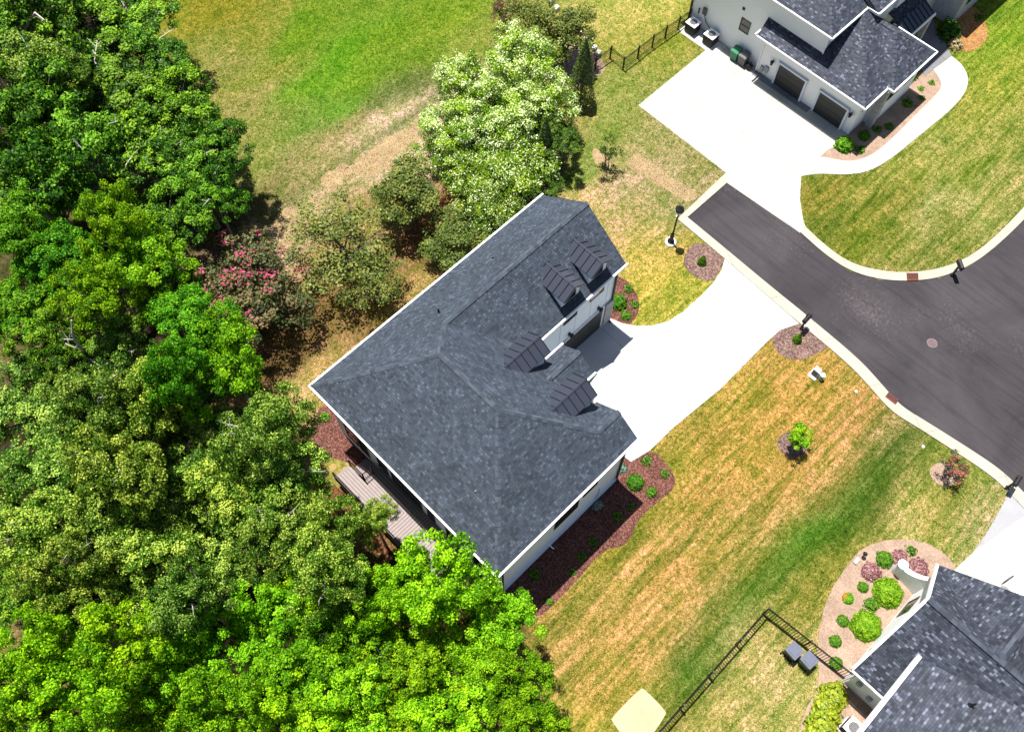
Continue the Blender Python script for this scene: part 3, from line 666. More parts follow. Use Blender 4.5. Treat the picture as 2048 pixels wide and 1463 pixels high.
FOREST = """
dark,20,20,120,deep green tree filling the top left corner of the wood
dark,150,60,105,deep green tree second from the corner along the top of the wood
dark,262,30,85,green tree at the top edge beside the bright lawn
mid,95,130,85,olive sprigged tree below the corner tree with a bare grey limb
dark,40,210,100,dark tree at the left edge below the corner tree
dark,205,165,105,full dark green tree inside the upper wood
dark,295,110,72,smaller tree leaning out to the lawn near the top edge
dark,345,195,80,bright tipped tree bulging towards the bright lawn
dark,130,290,105,dark tree left of centre in the upper wood
dark,270,280,95,dark tree with pale leaf sprays in the middle of the upper wood
dark,425,285,68,tree at the point where the wood reaches farthest into the lawn
dark,375,330,75,dark tree just behind the farthest lawn side tree
dark,20,330,90,shaded tree at the left edge of the upper wood
dark,90,385,70,low shaded tree above the bright green left edge tree
green,45,470,75,bright green tree at the left edge half way down
green,115,520,70,bright green tree beside the feathery yellow green one
yellow,232,440,62,feathery yellow green tree top standing before the shade
yellow,275,520,80,feathery yellow green tree left of the pink flowering tree
yellow,190,590,70,lower feathery yellow green tree near the leaning bare stem
green,40,620,80,mid green tree at the left edge beneath the bright pair
dark,100,690,72,darker green tree above the leaning bare stem
green,385,645,72,vivid green tree touching the pink flowering tree
lime,440,715,88,vivid green tree pointing at the house roof corner
green,355,745,62,green tree tucked behind the vivid green pair
mid,240,700,62,shaded olive tree under the feathery trees
mid,45,800,95,grey olive tree at the left edge
mid,170,810,85,olive green tree in the middle left of the wood
mid,290,800,80,olive tree left of the vivid green pair
mid,400,830,85,olive tree below the vivid green pair
mid,520,850,88,olive tree with a rounded top nearest the rear mulch bed
mid,570,960,82,olive tree beside the deck steps
mid,100,930,95,pale olive tree at the left with bare twigs
mid,230,920,90,pale olive tree in the middle of the wood
mid,350,950,90,rounded olive tree in the heart of the wood
mid,460,960,88,olive tree between the heart of the wood and the deck
mid,40,1050,95,pale olive tree at the left edge low down
mid,180,1060,95,large pale olive tree low left
mid,310,1080,90,dark olive tree low in the wood
mid,440,1080,90,olive tree by the gap of pale branches
mid,560,1070,82,olive tree overhanging the outer deck rail
mid,655,1050,66,olive tree reaching over the deck boards
mid,745,1030,42,slim pale leaved tree whose branch crosses the deck
mid,660,1140,80,dark olive tree below the deck
mid,250,1170,80,olive tree at the border of the lime trees
lime,880,1160,92,lime green tree hiding the lower end of the deck
lime,985,1235,78,lime green tree at the corner of the shaded mulch bed
lime,760,1190,70,lime green tree left of the deck end tree
lime,820,1255,90,lime green tree below the house corner
lime,610,1210,88,lime green tree with a rounded top in the lower wood
lime,510,1250,85,lime green tree left of the rounded lime tree
lime,700,1300,88,lime green tree in the middle of the lower wood
lime,590,1340,85,lime green tree second row from the bottom
lime,940,1330,88,lime green tree near the dry lawn edge
lime,1030,1370,70,lime green tree spilling onto the dry lawn
lime,820,1370,90,lime green tree at the bottom under the house corner
lime,380,1330,88,lime green tree left of the dark gap
lime,250,1290,88,lime green tree at the lower left
lime,120,1260,85,lime green tree left of the lower left one
lime,40,1330,88,lime green tree at the lower left edge
lime,170,1390,92,lime green tree near the bottom left corner
lime,50,1440,88,lime green tree in the bottom left corner
lime,300,1420,90,lime green tree at the bottom edge third from the corner
lime,430,1430,85,lime green tree at the bottom edge below the gap
lime,560,1440,88,lime green tree at the bottom edge mid wood
lime,700,1430,88,lime green tree at the bottom edge right of mid wood
lime,900,1450,85,lime green tree at the bottom edge below the dry lawn
lime,1060,1450,70,lime green tree in the bottom right end of the wood
dark,30,1170,80,shaded dark tree in the hollow at the left edge
mid,120,1150,80,olive tree over the hollow at the left edge
mid,370,1190,75,olive tree above the dark gap in the lower wood
dark,330,430,80,low shaded tree between the upper wood and the pink flowering tree
dark,420,380,60,low shaded tree in the shadow at the edge of the bright lawn
dark,325,575,60,shaded tree behind the feathery trees on the side of the pink one
"""
rg = random.Random(5)
for i, ln in enumerate(l for l in FOREST.strip().split('\n')):
    k, px, py, r, lab = ln.split(',', 4)
    px, py, r = float(px), float(py), float(r)
    v = rg.uniform(.72, 1.2); hshift = rg.uniform(.88, 1.18)
    me, tme, R, mc = PROTO[k][i % len(PROTO[k])]
    hz = mc*rg.uniform(.66, 1.2)
    if 'shaded' in lab: hz *= .72
    if 'crosses the deck' in lab: hz = 5.2
    if px > 260 and py < 340: hz = 5.6+rg.uniform(-.4, .4)
    T_ = tree(k, i, px, py, r*1.2, lab, 'trees of the dense wood', tint=(v*hshift, v*1.05, v/hshift, 1), zc=hz, rz=rg.uniform(0, 6.28))
    if k in ('mid', 'dark') and i % 3 != 1:
        m = MB(); q = random.Random(i)
        for _ in range(2):
            a = q.uniform(0, 6.28); base_ = mc-.6; L_ = R*q.uniform(.5, .95)
            p0 = np.array([.2*math.cos(a), .2*math.sin(a), base_-.6]); p1 = np.array([L_*.55*math.cos(a+.2), L_*.55*math.sin(a+.2), base_+1.0]); p2 = np.array([L_*math.cos(a), L_*math.sin(a), base_+1.35])
            m.tube([p0, p1, p2], [.06, .04, .012], 5)
            for _j in range(3): t = q.uniform(.3, .9); c0 = p1+(p2-p1)*t; m.tube([c0, c0+np.array([q.uniform(-.5, .5), q.uniform(-.5, .5), q.uniform(.1, .35)])], [.02, .006], 4)
        m.build('bare_limb', M['barkp'], T_)

dt = P(160, 690, 0); a_ = P(172, 712, 6.0); b2 = P(146, 672, 8.2); c2_ = P(143, 640, 9.6); d_ = empty('bare_tree', 'pale bare leaning stem standing among the yellow green trees', 'tree', (0, 0, 0))
m = MB(); m.tube([(a_[0], a_[1]-.3, 0), a_, b2, c2_], [.12, .09, .07, .03], 7); m.tube([b2, P(128, 652, 9.2)], [.035, .01], 5); m.tube([a_, P(205, 735, 7)], [.045, .012], 5); m.build('trunk', M['barkp'], d_)
tree('pink', 0, 500, 568, 142, 'round dark leaved flowering tree dotted with hot pink blossom', None, 'crape_myrtle', zc=3.6, rz=.3)
tree('bronze', 0, 682, 475, 128, 'sparse olive bronze tree with bare ground showing through its twigs', 'bronze leaved small trees behind the house', 'crape_myrtle', zc=3.1, rz=1.2)
tree('bronze', 1, 812, 375, 78, 'tall narrow bronze tree between the sparse tree and the white blossom', 'bronze leaved small trees behind the house', 'crape_myrtle', zc=3.2, rz=2.1)
for i, (px, py, r, lab, v, tint) in enumerate([(1035, 118, 88, 'topmost of the white blossomed trees', 0, 1), (935, 165, 80, 'white blossomed tree nearest the bright lawn', 0, 1), (1085, 190, 78, 'white blossomed tree on the side of the upper drive', 0, 1),
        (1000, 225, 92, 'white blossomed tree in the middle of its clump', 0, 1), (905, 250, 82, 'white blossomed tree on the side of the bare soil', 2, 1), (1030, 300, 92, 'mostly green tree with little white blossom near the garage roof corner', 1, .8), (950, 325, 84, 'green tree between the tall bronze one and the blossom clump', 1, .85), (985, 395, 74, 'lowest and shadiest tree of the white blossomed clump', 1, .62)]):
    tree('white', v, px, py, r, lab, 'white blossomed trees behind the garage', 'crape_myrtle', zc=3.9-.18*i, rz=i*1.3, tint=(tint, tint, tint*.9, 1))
tree('bronze', 0, 1062, 45, 84, 'bronze leaved tree at the top edge left of the pale stones', 'bronze leaved trees at the top edge', 'crape_myrtle', zc=3, rz=.5)
tree('bronze', 1, 1130, 55, 66, 'bronze leaved tree at the top edge right beside the pale stones', 'bronze leaved trees at the top edge', 'crape_myrtle', zc=2.8, rz=3.5)
tree('pink', 0, 1012, 18, 34, 'small pink flowering tree at the top edge of the bright lawn', None, 'crape_myrtle', zc=2, rz=2)
tree('bronze', 1, 1217, 298, 36, 'thin airy sapling on a bare soil patch below the upper drive', None, 'sapling', tint=(.6, .75, .6, 1), zc=1.9, rz=1, proto_='sapling')

tree('bronze', 2, 745, 560, 78, 'low bronze green tree between the sparse tree and the house eave', 'bronze leaved small trees behind the house', 'crape_myrtle', zc=2.2, rz=4)
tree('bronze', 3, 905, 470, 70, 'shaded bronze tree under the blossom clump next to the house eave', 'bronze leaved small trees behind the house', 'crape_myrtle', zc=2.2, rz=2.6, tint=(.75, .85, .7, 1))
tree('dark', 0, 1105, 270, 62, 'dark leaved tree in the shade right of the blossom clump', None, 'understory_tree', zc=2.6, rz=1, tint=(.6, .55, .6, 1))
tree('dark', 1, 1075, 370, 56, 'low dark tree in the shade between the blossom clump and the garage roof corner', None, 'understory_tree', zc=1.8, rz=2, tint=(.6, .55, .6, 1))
# conical junipers
def juniper(px, py, h, r, label):
    b = P(px, py); rng = np.random.default_rng(int(px))
    n = 6500; t = rng.random(n)**.8; a = rng.random(n)*6.283
    rr = r*(1-t)**.75*(.75+.3*np.sin(a*5+t*9)*.4+.25*rng.random(n))
    C = np.stack([rr*np.cos(a), rr*np.sin(a), .15+t*h], 1); Nn = np.stack([np.cos(a), np.sin(a), np.full(n, .6)], 1)+rng.normal(size=(n, 3))*.4
    me = leaf_mesh('foliage', C, Nn, rng.uniform(.03, .07, n), LM['juniper'], 5)
    t_ = empty('juniper', label, 'tree', (b[0], b[1], 0), 0, 'upright junipers')
    o = bpy.data.objects.new('foliage', me); COL.objects.link(o); o.parent = t_
    MB().tube([(0, 0, 0), (0, 0, h*.8)], [.07, .02], 6).build('trunk', M['barkd'], t_)
juniper(1160, 205, 5.2, 1.0, 'tall dark pointed juniper right of the white blossom clump')
juniper(1087, 340, 4.6, .8, 'pointed juniper half hidden in the white blossom clump')

# ------------------------------------------------------------------ shrubs
SH = {}
def shrub_mesh(kind, mat, dome, leaf, n, seed, rag=.1, split=None):
    rng = np.random.default_rng(seed)
    d = ball(rng, n); d[:, 2] = np.abs(d[:, 2])*1.0-.15
    bumps = 1+rag*(np.sin(d[:, 0]*7+seed)*np.sin(d[:, 1]*6+1)*np.sin(d[:, 2]*8+2)*1.8+.35*rng.normal(size=n))
    C = d*bumps[:, None]*np.array([1, 1, dome])*(rng.random(n)**.12)[:, None]; C[:, 2] += .12*dome; C[:, 2] = np.maximum(C[:, 2], .02)
    Nn = d+np.array([0, 0, .5])+rng.normal(size=(n, 3))*.4
    me = leaf_mesh('foliage', C, Nn, leaf*rng.uniform(.6, 1.3, n), LM[mat], seed)
    if split:
        me.materials.append(LM[split]); me.polygons.foreach_set('material_index', ((C[:, 0]*-.2+C[:, 1]*.9 + .25*rng.normal(size=n)) > .35).astype(np.int32))
    SH[kind] = me
shrub_mesh('lime_ball', 'globe', 1.05, .085, 4200, 1, .1)
shrub_mesh('box', 'box', 1.0, .12, 1800, 2, .12)
shrub_mesh('ragged', 'box', .9, .17, 900, 3, .3)
shrub_mesh('pink', 'barberry', .85, .14, 1700, 4, .16)
shrub_mesh('two', 'green', 1.0, .13, 1500, 5, .1, 'orange')
shrub_mesh('gold', 'gold', 1.0, .14, 1500, 6, .25)
shrub_mesh('straw', 'straw', .9, .18, 700, 7, .35)
shrub_mesh('silver', 'silver', .8, .2, 500, 8, .3)
shrub_mesh('tuft', 'box', .8, .26, 240, 9, .5)
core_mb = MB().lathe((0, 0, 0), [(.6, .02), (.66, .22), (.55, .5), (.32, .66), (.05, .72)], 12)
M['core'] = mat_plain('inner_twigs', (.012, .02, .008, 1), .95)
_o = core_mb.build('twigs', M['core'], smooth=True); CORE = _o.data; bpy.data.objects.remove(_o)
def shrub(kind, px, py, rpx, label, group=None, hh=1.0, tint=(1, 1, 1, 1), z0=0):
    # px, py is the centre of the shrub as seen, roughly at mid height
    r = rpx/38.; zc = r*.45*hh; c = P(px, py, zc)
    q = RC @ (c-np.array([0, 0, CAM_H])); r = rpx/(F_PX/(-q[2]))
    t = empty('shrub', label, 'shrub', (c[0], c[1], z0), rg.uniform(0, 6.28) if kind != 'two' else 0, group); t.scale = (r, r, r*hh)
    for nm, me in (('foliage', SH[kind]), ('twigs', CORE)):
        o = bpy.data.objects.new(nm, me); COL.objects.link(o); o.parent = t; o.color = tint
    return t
G1 = 'shrubs in the pink gravel bed of the lower right house'
for a in [('lime_ball', 1778, 1183, 30, 'large light green globe shrub nearer the curved white wall', G1), ('lime_ball', 1735, 1249, 30, 'large light green globe shrub lower down towards the fence', G1),
    ('box', 1771, 1117, 17, 'dark green ball shrub between two purple shrubs', G1), ('pink', 1800, 1113, 15, 'purple leaved shrub behind the end pillar of the curved wall', G1),
    ('pink', 1744, 1141, 18, 'purple leaved shrub left of the dark green ball', G1), ('pink', 1839, 1134, 19, 'purple leaved shrub right of the curved white wall', G1),
    ('box', 1727, 1173, 11, 'small dull green shrub below the left purple shrub', G1), ('two', 1697, 1195, 11.5, 'small ball shrub half orange and half green', G1),
    ('ragged', 1744, 1207, 12.5, 'small ragged green shrub between the two large globes', G1), ('box', 1687, 1240, 12, 'small round shrub at the left, above the lobed one', G1),
    ('box', 1672, 1281, 12.5, 'small lobed green shrub near the fence', G1), ('box', 1673, 1325, 13, 'small green shrub pressed against the fence pickets', G1), ('tuft', 1824, 1100, 9, 'tiny dark shrub at the top of the pink gravel bed', G1)]:
    shrub(*a[:5], group=a[5])
G2 = 'sunlit shrubs in the mulch bed right of the main house'
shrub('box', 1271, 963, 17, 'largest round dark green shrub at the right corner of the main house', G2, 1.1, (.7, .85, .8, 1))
shrub('tuft', 1293, 921, 9, 'small shrub next to the drive corner at the main house', G2)
shrub('tuft', 1330, 947, 8, 'smallest shrub near the outer tip of the mulch bed', G2)
shrub('ragged', 1304, 983, 10, 'upright bright shrub right of the largest round shrub', G2, 1.2)
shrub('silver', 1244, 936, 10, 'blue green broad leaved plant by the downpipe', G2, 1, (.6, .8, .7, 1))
G3 = 'shaded plants along the right wall of the main house'
for i, (px, py, r, k, lab) in enumerate([(1194, 1008, 11, 'silver', 'silvery plant in the shade under the wall'), (1235, 1031, 9, 'tuft', 'green plant in shade closest to the largest shrub'), (1262, 1012, 7, 'tuft', 'small plant at the sunlit corner of the shade'),
    (1187, 1083, 9, 'tuft', 'plant near the shade edge in the middle of the bed'), (1164, 1111, 9, 'tuft', 'plant near the shade edge left of the middle one'), (1145, 1143, 7, 'tuft', 'tiny plant on the shade edge beside a white stake'), (1070, 1147, 10, 'tuft', 'dim plant near the left end of the wall'), (1099, 1202, 7, 'ragged', 'light green plant at the lower tip of the bed')]):
    shrub(k, px, py, r, lab, G3)
G4 = 'shrubs in the mulch bed at the garage end'
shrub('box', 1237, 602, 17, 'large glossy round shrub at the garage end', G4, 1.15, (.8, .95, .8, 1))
shrub('tuft', 1257, 577, 8.5, 'small shrub above the large round one at the garage end', G4); shrub('tuft', 1270, 608, 8, 'small shrub right of the large round one at the garage end', G4); shrub('ragged', 1252, 630, 10, 'leafy shrub closest to the main drive at the garage end', G4)
shrub('tuft', 650, 833, 9, 'lone light green shrub in the rear mulch bed', None, 1, (1.3, 1.3, 1, 1))
G5 = 'shrubs around the upper right house'
shrub('box', 1690, 287, 18, 'two tier bright green shrub at the garage corner of the upper house', G5, 1.3, (1.5, 1.5, 1, 1))
shrub('box', 1729, 270, 12, 'dark shrub in the shade of the upper garage wall', G5); shrub('tuft', 1721, 298, 9, 'dark shrub with white bloom at the shade edge', G5)
shrub('ragged', 1779, 252, 8, 'light green shrub against the shaded upper wall', G5); shrub('tuft', 1755, 258, 8, 'dim shrub below the stone pier of the upper house', G5)
shrub('tuft', 1816, 205, 10, 'dark shrub where the shade meets the pink gravel', G5)
for px, py, lab in [(1842, 177, 'small yellow green plant in the middle of the pink gravel by the upper path'), (1864, 165, 'small plant in pink gravel nearest the path bend'), (1843, 195, 'small plant lowest in the pink gravel by the upper path'), (1829, 156, 'purplish small plant close to the upper house wall')]:
    shrub('tuft', px, py, 6, lab, G5, .8, (1.4, 1.3, 1, 1))
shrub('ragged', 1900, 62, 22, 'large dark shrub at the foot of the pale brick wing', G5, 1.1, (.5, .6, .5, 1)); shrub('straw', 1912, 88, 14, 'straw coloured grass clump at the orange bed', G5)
shrub('tuft', 1959, 34, 8, 'small plant in the orange bed by the upper lawn', G5)
# small pointed evergreens at the drive mouth
def dwarf(px, py, label):
    c = P(px, py); rng = np.random.default_rng(int(py)); n = 1500
    t = rng.random(n)**.8; a = rng.random(n)*6.283; rr = .27*(1-t)**.7*(.8+.3*rng.random(n))
    C = np.stack([rr*np.cos(a), rr*np.sin(a), .05+t*.75], 1); Nn = np.stack([np.cos(a), np.sin(a), np.full(n, .5)], 1)
    e = empty('dwarf_conifer', label, 'shrub', (c[0], c[1], 0), 0, 'dwarf conifers at the drive mouth')
    o = bpy.data.objects.new('foliage', leaf_mesh('foliage', C, Nn, rng.uniform(.025, .05, n), LM['dark'], 3)); COL.objects.link(o); o.parent = e
    MB().tube([(0, 0, 0), (0, 0, .55)], [.03, .01], 5).build('trunk', M['barkd'], e)
dwarf(1403, 526, 'dwarf conifer in the round mulch bed by the lamp post'); dwarf(1593, 681, 'dwarf conifer in the mulch bed under the mailbox')
# golden hedge: each bush of it
for i, (px, py, r) in enumerate([(1668, 1390, 26), (1655, 1418, 27), (1645, 1447, 28), (1636, 1475, 28)]):
    shrub('gold', px, py, r, 'golden hedge bush, %s in the row by the fence' % ['first', 'second', 'third', 'fourth'][i], 'golden hedge beside the lower right house', 1.0)
# young trees on the lawn
me, ends = crown('crown', 700, .78, 1.0, .95, LM['lime'], lobes=6, subs=9, leaves=60, leaf=.05, sub_r=.18, lobe_r=.42)
b = P(1580, 894); t = empty('young_tree', 'young green tree with a tidy crown over a mulch ring on the dry lawn', 'tree', (b[0], b[1], 0))
o = bpy.data.objects.new('crown', me); COL.objects.link(o); o.parent = t
trunk_mb(3, ends, 1.2, .04).build('trunk', M['barkd'], t)
me, ends = crown('crown', 710, .85, .9, .7, LM['red'], lobes=9, subs=8, leaves=26, leaf=.045, sub_r=.16, lobe_r=.3, flower=.35, gap=.2)
b = P(1893, 952); t = empty('crape_myrtle', 'dark young crape myrtle with red blossom beside the kerb', 'tree', (b[0], b[1], 0))
o = bpy.data.objects.new('crown', me); COL.objects.link(o); o.parent = t
trunk_mb(4, ends, .5, .03, stems=3).build('trunk', M['barkd'], t)

# ------------------------------------------------------------------ main house
PT = .775; ZE = 5.9
def ridge_caps(mb, a, b, w_=.13, step=.26, th=.03):
    a = np.array(a, float); b = np.array(b, float); L = np.linalg.norm(b-a); d = (b-a)/L
    side = np.cross(d, [0, 0, 1.]); side /= np.linalg.norm(side); up = np.cross(side, d)
    n = int(L/step)
    drop = up*(-.075)
    for i in range(n):
        p = a+d*(i*L/n); q = a+d*((i+1.12)*L/n)
        lift0 = up*.05; lift1 = up*.012
        for sg in (-1, 1):
            mb.quadface([p+lift0, q+lift1, q+lift1+side*sg*w_+drop, p+lift0+side*sg*w_+drop] if sg > 0 else [q+lift1, p+lift0, p+lift0+side*sg*w_+drop, q+lift1+side*sg*w_+drop])
        mb.quadface([p+lift0, p+lift0-side*w_+drop, p-up*.03-side*w_+drop, p-up*.02, p-up*.03+side*w_+drop, p+lift0+side*w_+drop])
def gutter(mb, a, b, r=.065):
    a = np.array(a, float); b = np.array(b, float); d = b-a; L = np.hypot(d[0], d[1]); d /= L
    nrm = np.array([d[1], -d[0], 0])
    z0, z1 = a[2]-.13, a[2]+.02
    w_ = .09
    p = [a+nrm*.01, b+nrm*.01, b+nrm*(w_+.01), a+nrm*(w_+.01)]
    mb.prism([tuple(q[:2]) for q in p], z0, z1)

house = empty('white_house', 'white house with a charcoal hipped roof and four small metal roofed dormers', 'house', (0, 0, 0))
A = (10.75, 15.1, 9.36); B = (10.75, 11.4, 9.36); TL = (6.29, 19.55, ZE); BL = (6.29, 6.94, ZE); BR = (15.3, 6.94, ZE)
yG = 16.6; zG = 8.17; V = (12.32, yG, zG); GR = (21.92, yG, zG); GB = (21.92, 19.55, ZE); GF = (21.92, 13.66, ZE)
Hh = (13.92, 8.23, 6.9); J = (15.21, 9.52, ZE); Kk = (15.21, 13.66, ZE); G1P = (15.3, 8.23, 6.9); G1L = (15.3, 9.52, ZE)
rf = MB()
for poly in ([TL, GB, GR, V, A], [V, Kk, GF, GR], [A, B, Hh, J, Kk, V], [TL, A, B, BL], [BL, BR, G1P, Hh, B], [Hh, G1P, G1L, J]):
    rf.slab(poly, .14)
g2r = 11.675; zg2 = 6.70
rf.slab([(14.1, g2r, zg2), (16.33, g2r, zg2), (16.33, 12.71, ZE), (15.15, 12.71, ZE)], .12)
rf.slab([(14.1, g2r, zg2), (16.33, g2r, zg2), (16.33, 10.64, ZE), (15.15, 10.64, ZE)], .12)
roof = rf.build('roof', [M['shingle']], house)
rc = MB()
for a, b_ in ((TL, A), (BL, B), (A, B), (GR, V), (V, A), (Hh, B), (G1P, Hh), ((16.33, g2r, zg2), (14.15, g2r, zg2))):
    rc = MB(); ridge_caps(rc, a, b_); rc.build('ridge_cap', M['ridge'], roof)
gt = MB()
gutter(gt, BL, BR); gutter(gt, TL, BL); gutter(gt, (22.0, 19.55, ZE), (6.2, 19.55, ZE)); gutter(gt, (15.4, 13.66, ZE), (22.0, 13.66, ZE))
gutter(gt, (16.4, 12.71, ZE), (15.2, 12.71, ZE)); gutter(gt, (15.25, 10.64, ZE), (16.4, 10.64, ZE)); gutter(gt, (15.4, 9.52, ZE), (15.0, 9.52, ZE)); gutter(gt, (15.21, 9.7, ZE), (15.21, 10.5, ZE)); gutter(gt, (15.21, 12.75, ZE), (15.21, 13.6, ZE))
gt.build('gutter', M['white'], house)
for x, y, z in ((P(877, 622, 8)[0], P(877, 622, 8)[1], 0), (0, 0, 0)):
    pass
for (px, py, zz) in ((877, 621, 7.6), (985, 519, 6.9), (902, 823, 7.8), (951, 985, 7.0)):
    c = P(px, py, zz)
    MB().lathe((c[0], c[1], zz-.35), [(.13, 0), (.06, .1), (.045, .5), (.045, .62)], 10).build('vent_pipe', M['dark'], roof)
# walls
wl = MB()
WZ = 5.8
wl.box(6.7, 14.95, 7.27, 19.2, 0, WZ)
wl.box(14.95, 21.7, 13.93, 19.2, 0, WZ)
wl.prism([(14.952, 7.272), (15.12, 7.272), (15.12, 9.35), (14.952, 9.35)], 0, WZ)
wl.box(14.952, 16.15, 10.85, 12.5, 0, WZ)
def gable(mb, x, y0, y1, z0, zp, t=.12):
    ym = (y0+y1)/2
    for xx, fl in ((x, 1), (x-t, 0)):
        p = [(xx, y0, z0), (xx, y1, z0), (xx, ym, zp)]
        mb.quadface(p if fl else p[::-1])
    mb.quadface([(x-t, y0, z0), (x, y0, z0), (x, ym, zp), (x-t, ym, zp)][::-1]); mb.quadface([(x-t, y1, z0), (x, y1, z0), (x, ym, zp), (x-t, ym, zp)])
gable(wl, 21.7, 13.93, 19.2, WZ, 7.82); gable(wl, 15.12, 7.27, 9.35, WZ, 6.5); gable(wl, 16.15, 10.85, 12.5, WZ, 6.4)
wl.build('wall', M['wall'], house)
bt = MB()
for x in (17.55, 18.7, 19.85, 21.1): bt.box(x, x+.025, 13.915, 13.93, 2.5, 5.75)
bt.box(17.0, 21.7, 13.90, 13.93, 2.42, 2.5)
bt.build('wall_batten', M['wallg'], house)
# garage door on the front wall
gd = MB(); gd.box(17.3, 20.95, 13.88, 13.92, .02, 2.25)
gdo = gd.build('garage_door', M['door'], house)
rb = MB()
for k in range(1, 5): rb.box(17.3, 20.95, 13.872, 13.88, .02+k*.45, .035+k*.45)
for k in range(1, 4): rb.box(17.3+k*.91, 17.33+k*.91, 13.873, 13.88, .02, 2.25)
rb.build('door_groove', M['dark'], gdo)
tm = MB(); tm.box(17.15, 17.3, 13.86, 13.928, 0, 2.4); tm.box(20.95, 21.1, 13.86, 13.928, 0, 2.4); tm.box(17.3, 20.95, 13.86, 13.928, 2.25, 2.4)
tm.build('door_trim', M['wallg'], house)
MB().box(21.12, 21.73, 13.78, 13.93, 0, 2.4).build('stone_pier', M['stone'], house)
def lamp_on_wall(x, y, z, par, dx=0, dy=-1, name='wall_lamp'):
    m = MB()
    m.box(x-.06-.0, x+.06, y-.04*(dy != 0)-.0, y+.04, z-.12, z+.16)
    cx, cy = x+dx*.17, y+dy*.17
    m.lathe((cx, cy, z-.12), [(.07, 0), (.09, .04), (.1, .24), (.13, .26), (.03, .36)], 8)
    m.tube([(x, y, z+.12), (cx, cy, z+.22)], .015, 5)
    return m.build(name, M['dark'], par)
lamp_on_wall(20.55, 13.9, 2.7, house); lamp_on_wall(18.3, 13.9, 2.75, house)
def window(par, axis, c, u0, u1, z0, z1, nx=1, nz=2, sgn=-1, frame='darkframe'):
    """axis 'x': wall plane x=c, window spans y; axis 'y': plane y=c, spans x. sgn = outward direction"""
    t = .05; d0, d1 = c, c+sgn*.035
    m = MB(); g = MB()
    def bx(mb, a, b, za, zb, p0, p1):
        if axis == 'x': mb.box(p0, p1, a, b, za, zb)
        else: mb.box(a, b, p0, p1, za, zb)
    bx(m, u0, u1, z0, z0+t, d0, d1); bx(m, u0, u1, z1-t, z1, d0, d1); bx(m, u0, u0+t, z0+t, z1-t, d0, d1); bx(m, u1-t, u1, z0+t, z1-t, d0, d1)
    for k in range(1, nx): u = u0+(u1-u0)*k/nx; bx(m, u-.015, u+.015, z0+t, z1-t, d0+sgn*.012, d1-sgn*.004)
    for k in range(1, nz): z = z0+(z1-z0)*k/nz; bx(m, u0+t, u1-t, z-.02, z+.02, d0+sgn*.014, d1-sgn*.002)
    bx(g, u0+t, u1-t, z0+t, z1-t, d0+sgn*.002, d0+sgn*.01)
    w_ = m.build('window', M[frame], par); g.build('pane', M['glass'], w_)
    return w_
window(house, 'y', 13.93, 19.7, 20.75, 4.35, 5.5); window(house, 'y', 13.93, 17.75, 18.75, 4.35, 5.5)
window(house, 'y', 7.27, 10.35, 12.0, 2.15, 3.7, 2); window(house, 'y', 7.27, 12.3, 13.3, 2.95, 3.75, 1, 1)
for y0, y1, z0, z1 in ((17.62, 18.5, .75, 2.4), (16.72, 17.5, .75, 2.4), (15.2, 16.0, 1.15, 2.4)): window(house, 'x', 6.7, y0, y1, z0, z1)
for y0, y1, z0, z1 in ((11.75, 12.3, 1.2, 2.5), (10.15, 10.95, 1.1, 2.5), (8.3, 9.1, 1.1, 2.5)): window(house, 'x', 6.7, y0, y1, z0, z1)
pd = window(house, 'x', 6.7, 12.7, 14.95, 1.02, 2.6, 3, 1); pd.name = 'patio_door'
# downpipes
def pipe(mb, x, y, z0, z1, w_=.09): mb.box(x-w_/2, x+w_/2, y-w_/2, y+w_/2, z0, z1)
for x, y in ((21.63, 13.85), (15.05, 7.2), (6.83, 7.2)):
    m = MB(); pipe(m, x, y, .1, 5.72); m.box(x-.045, x+.045, y-.2, y+.045, .06, .14); m.build('downpipe', M['dark'], house)
m = MB(); pipe(m, 6.72, 7.2, .1, 5.7, .06); m.build('corner_trim', M['white'], house)
MB().tube([(10.03, 7.26, .6), (10.03, 7.05, .55), (10.1, 6.9, .3)], .03, 6).build('drain_pipe', M['white'], house)
MB().tube([(13.6, 7.26, 1.6), (13.6, 7.2, 1.5), (13.45, 7.2, .1)], .02, 6).build('conduit', M['meter'], house)
MB().box(6.58, 15.13, 7.17, 7.265, 0, .35).build('foundation', M['wallg'], house)

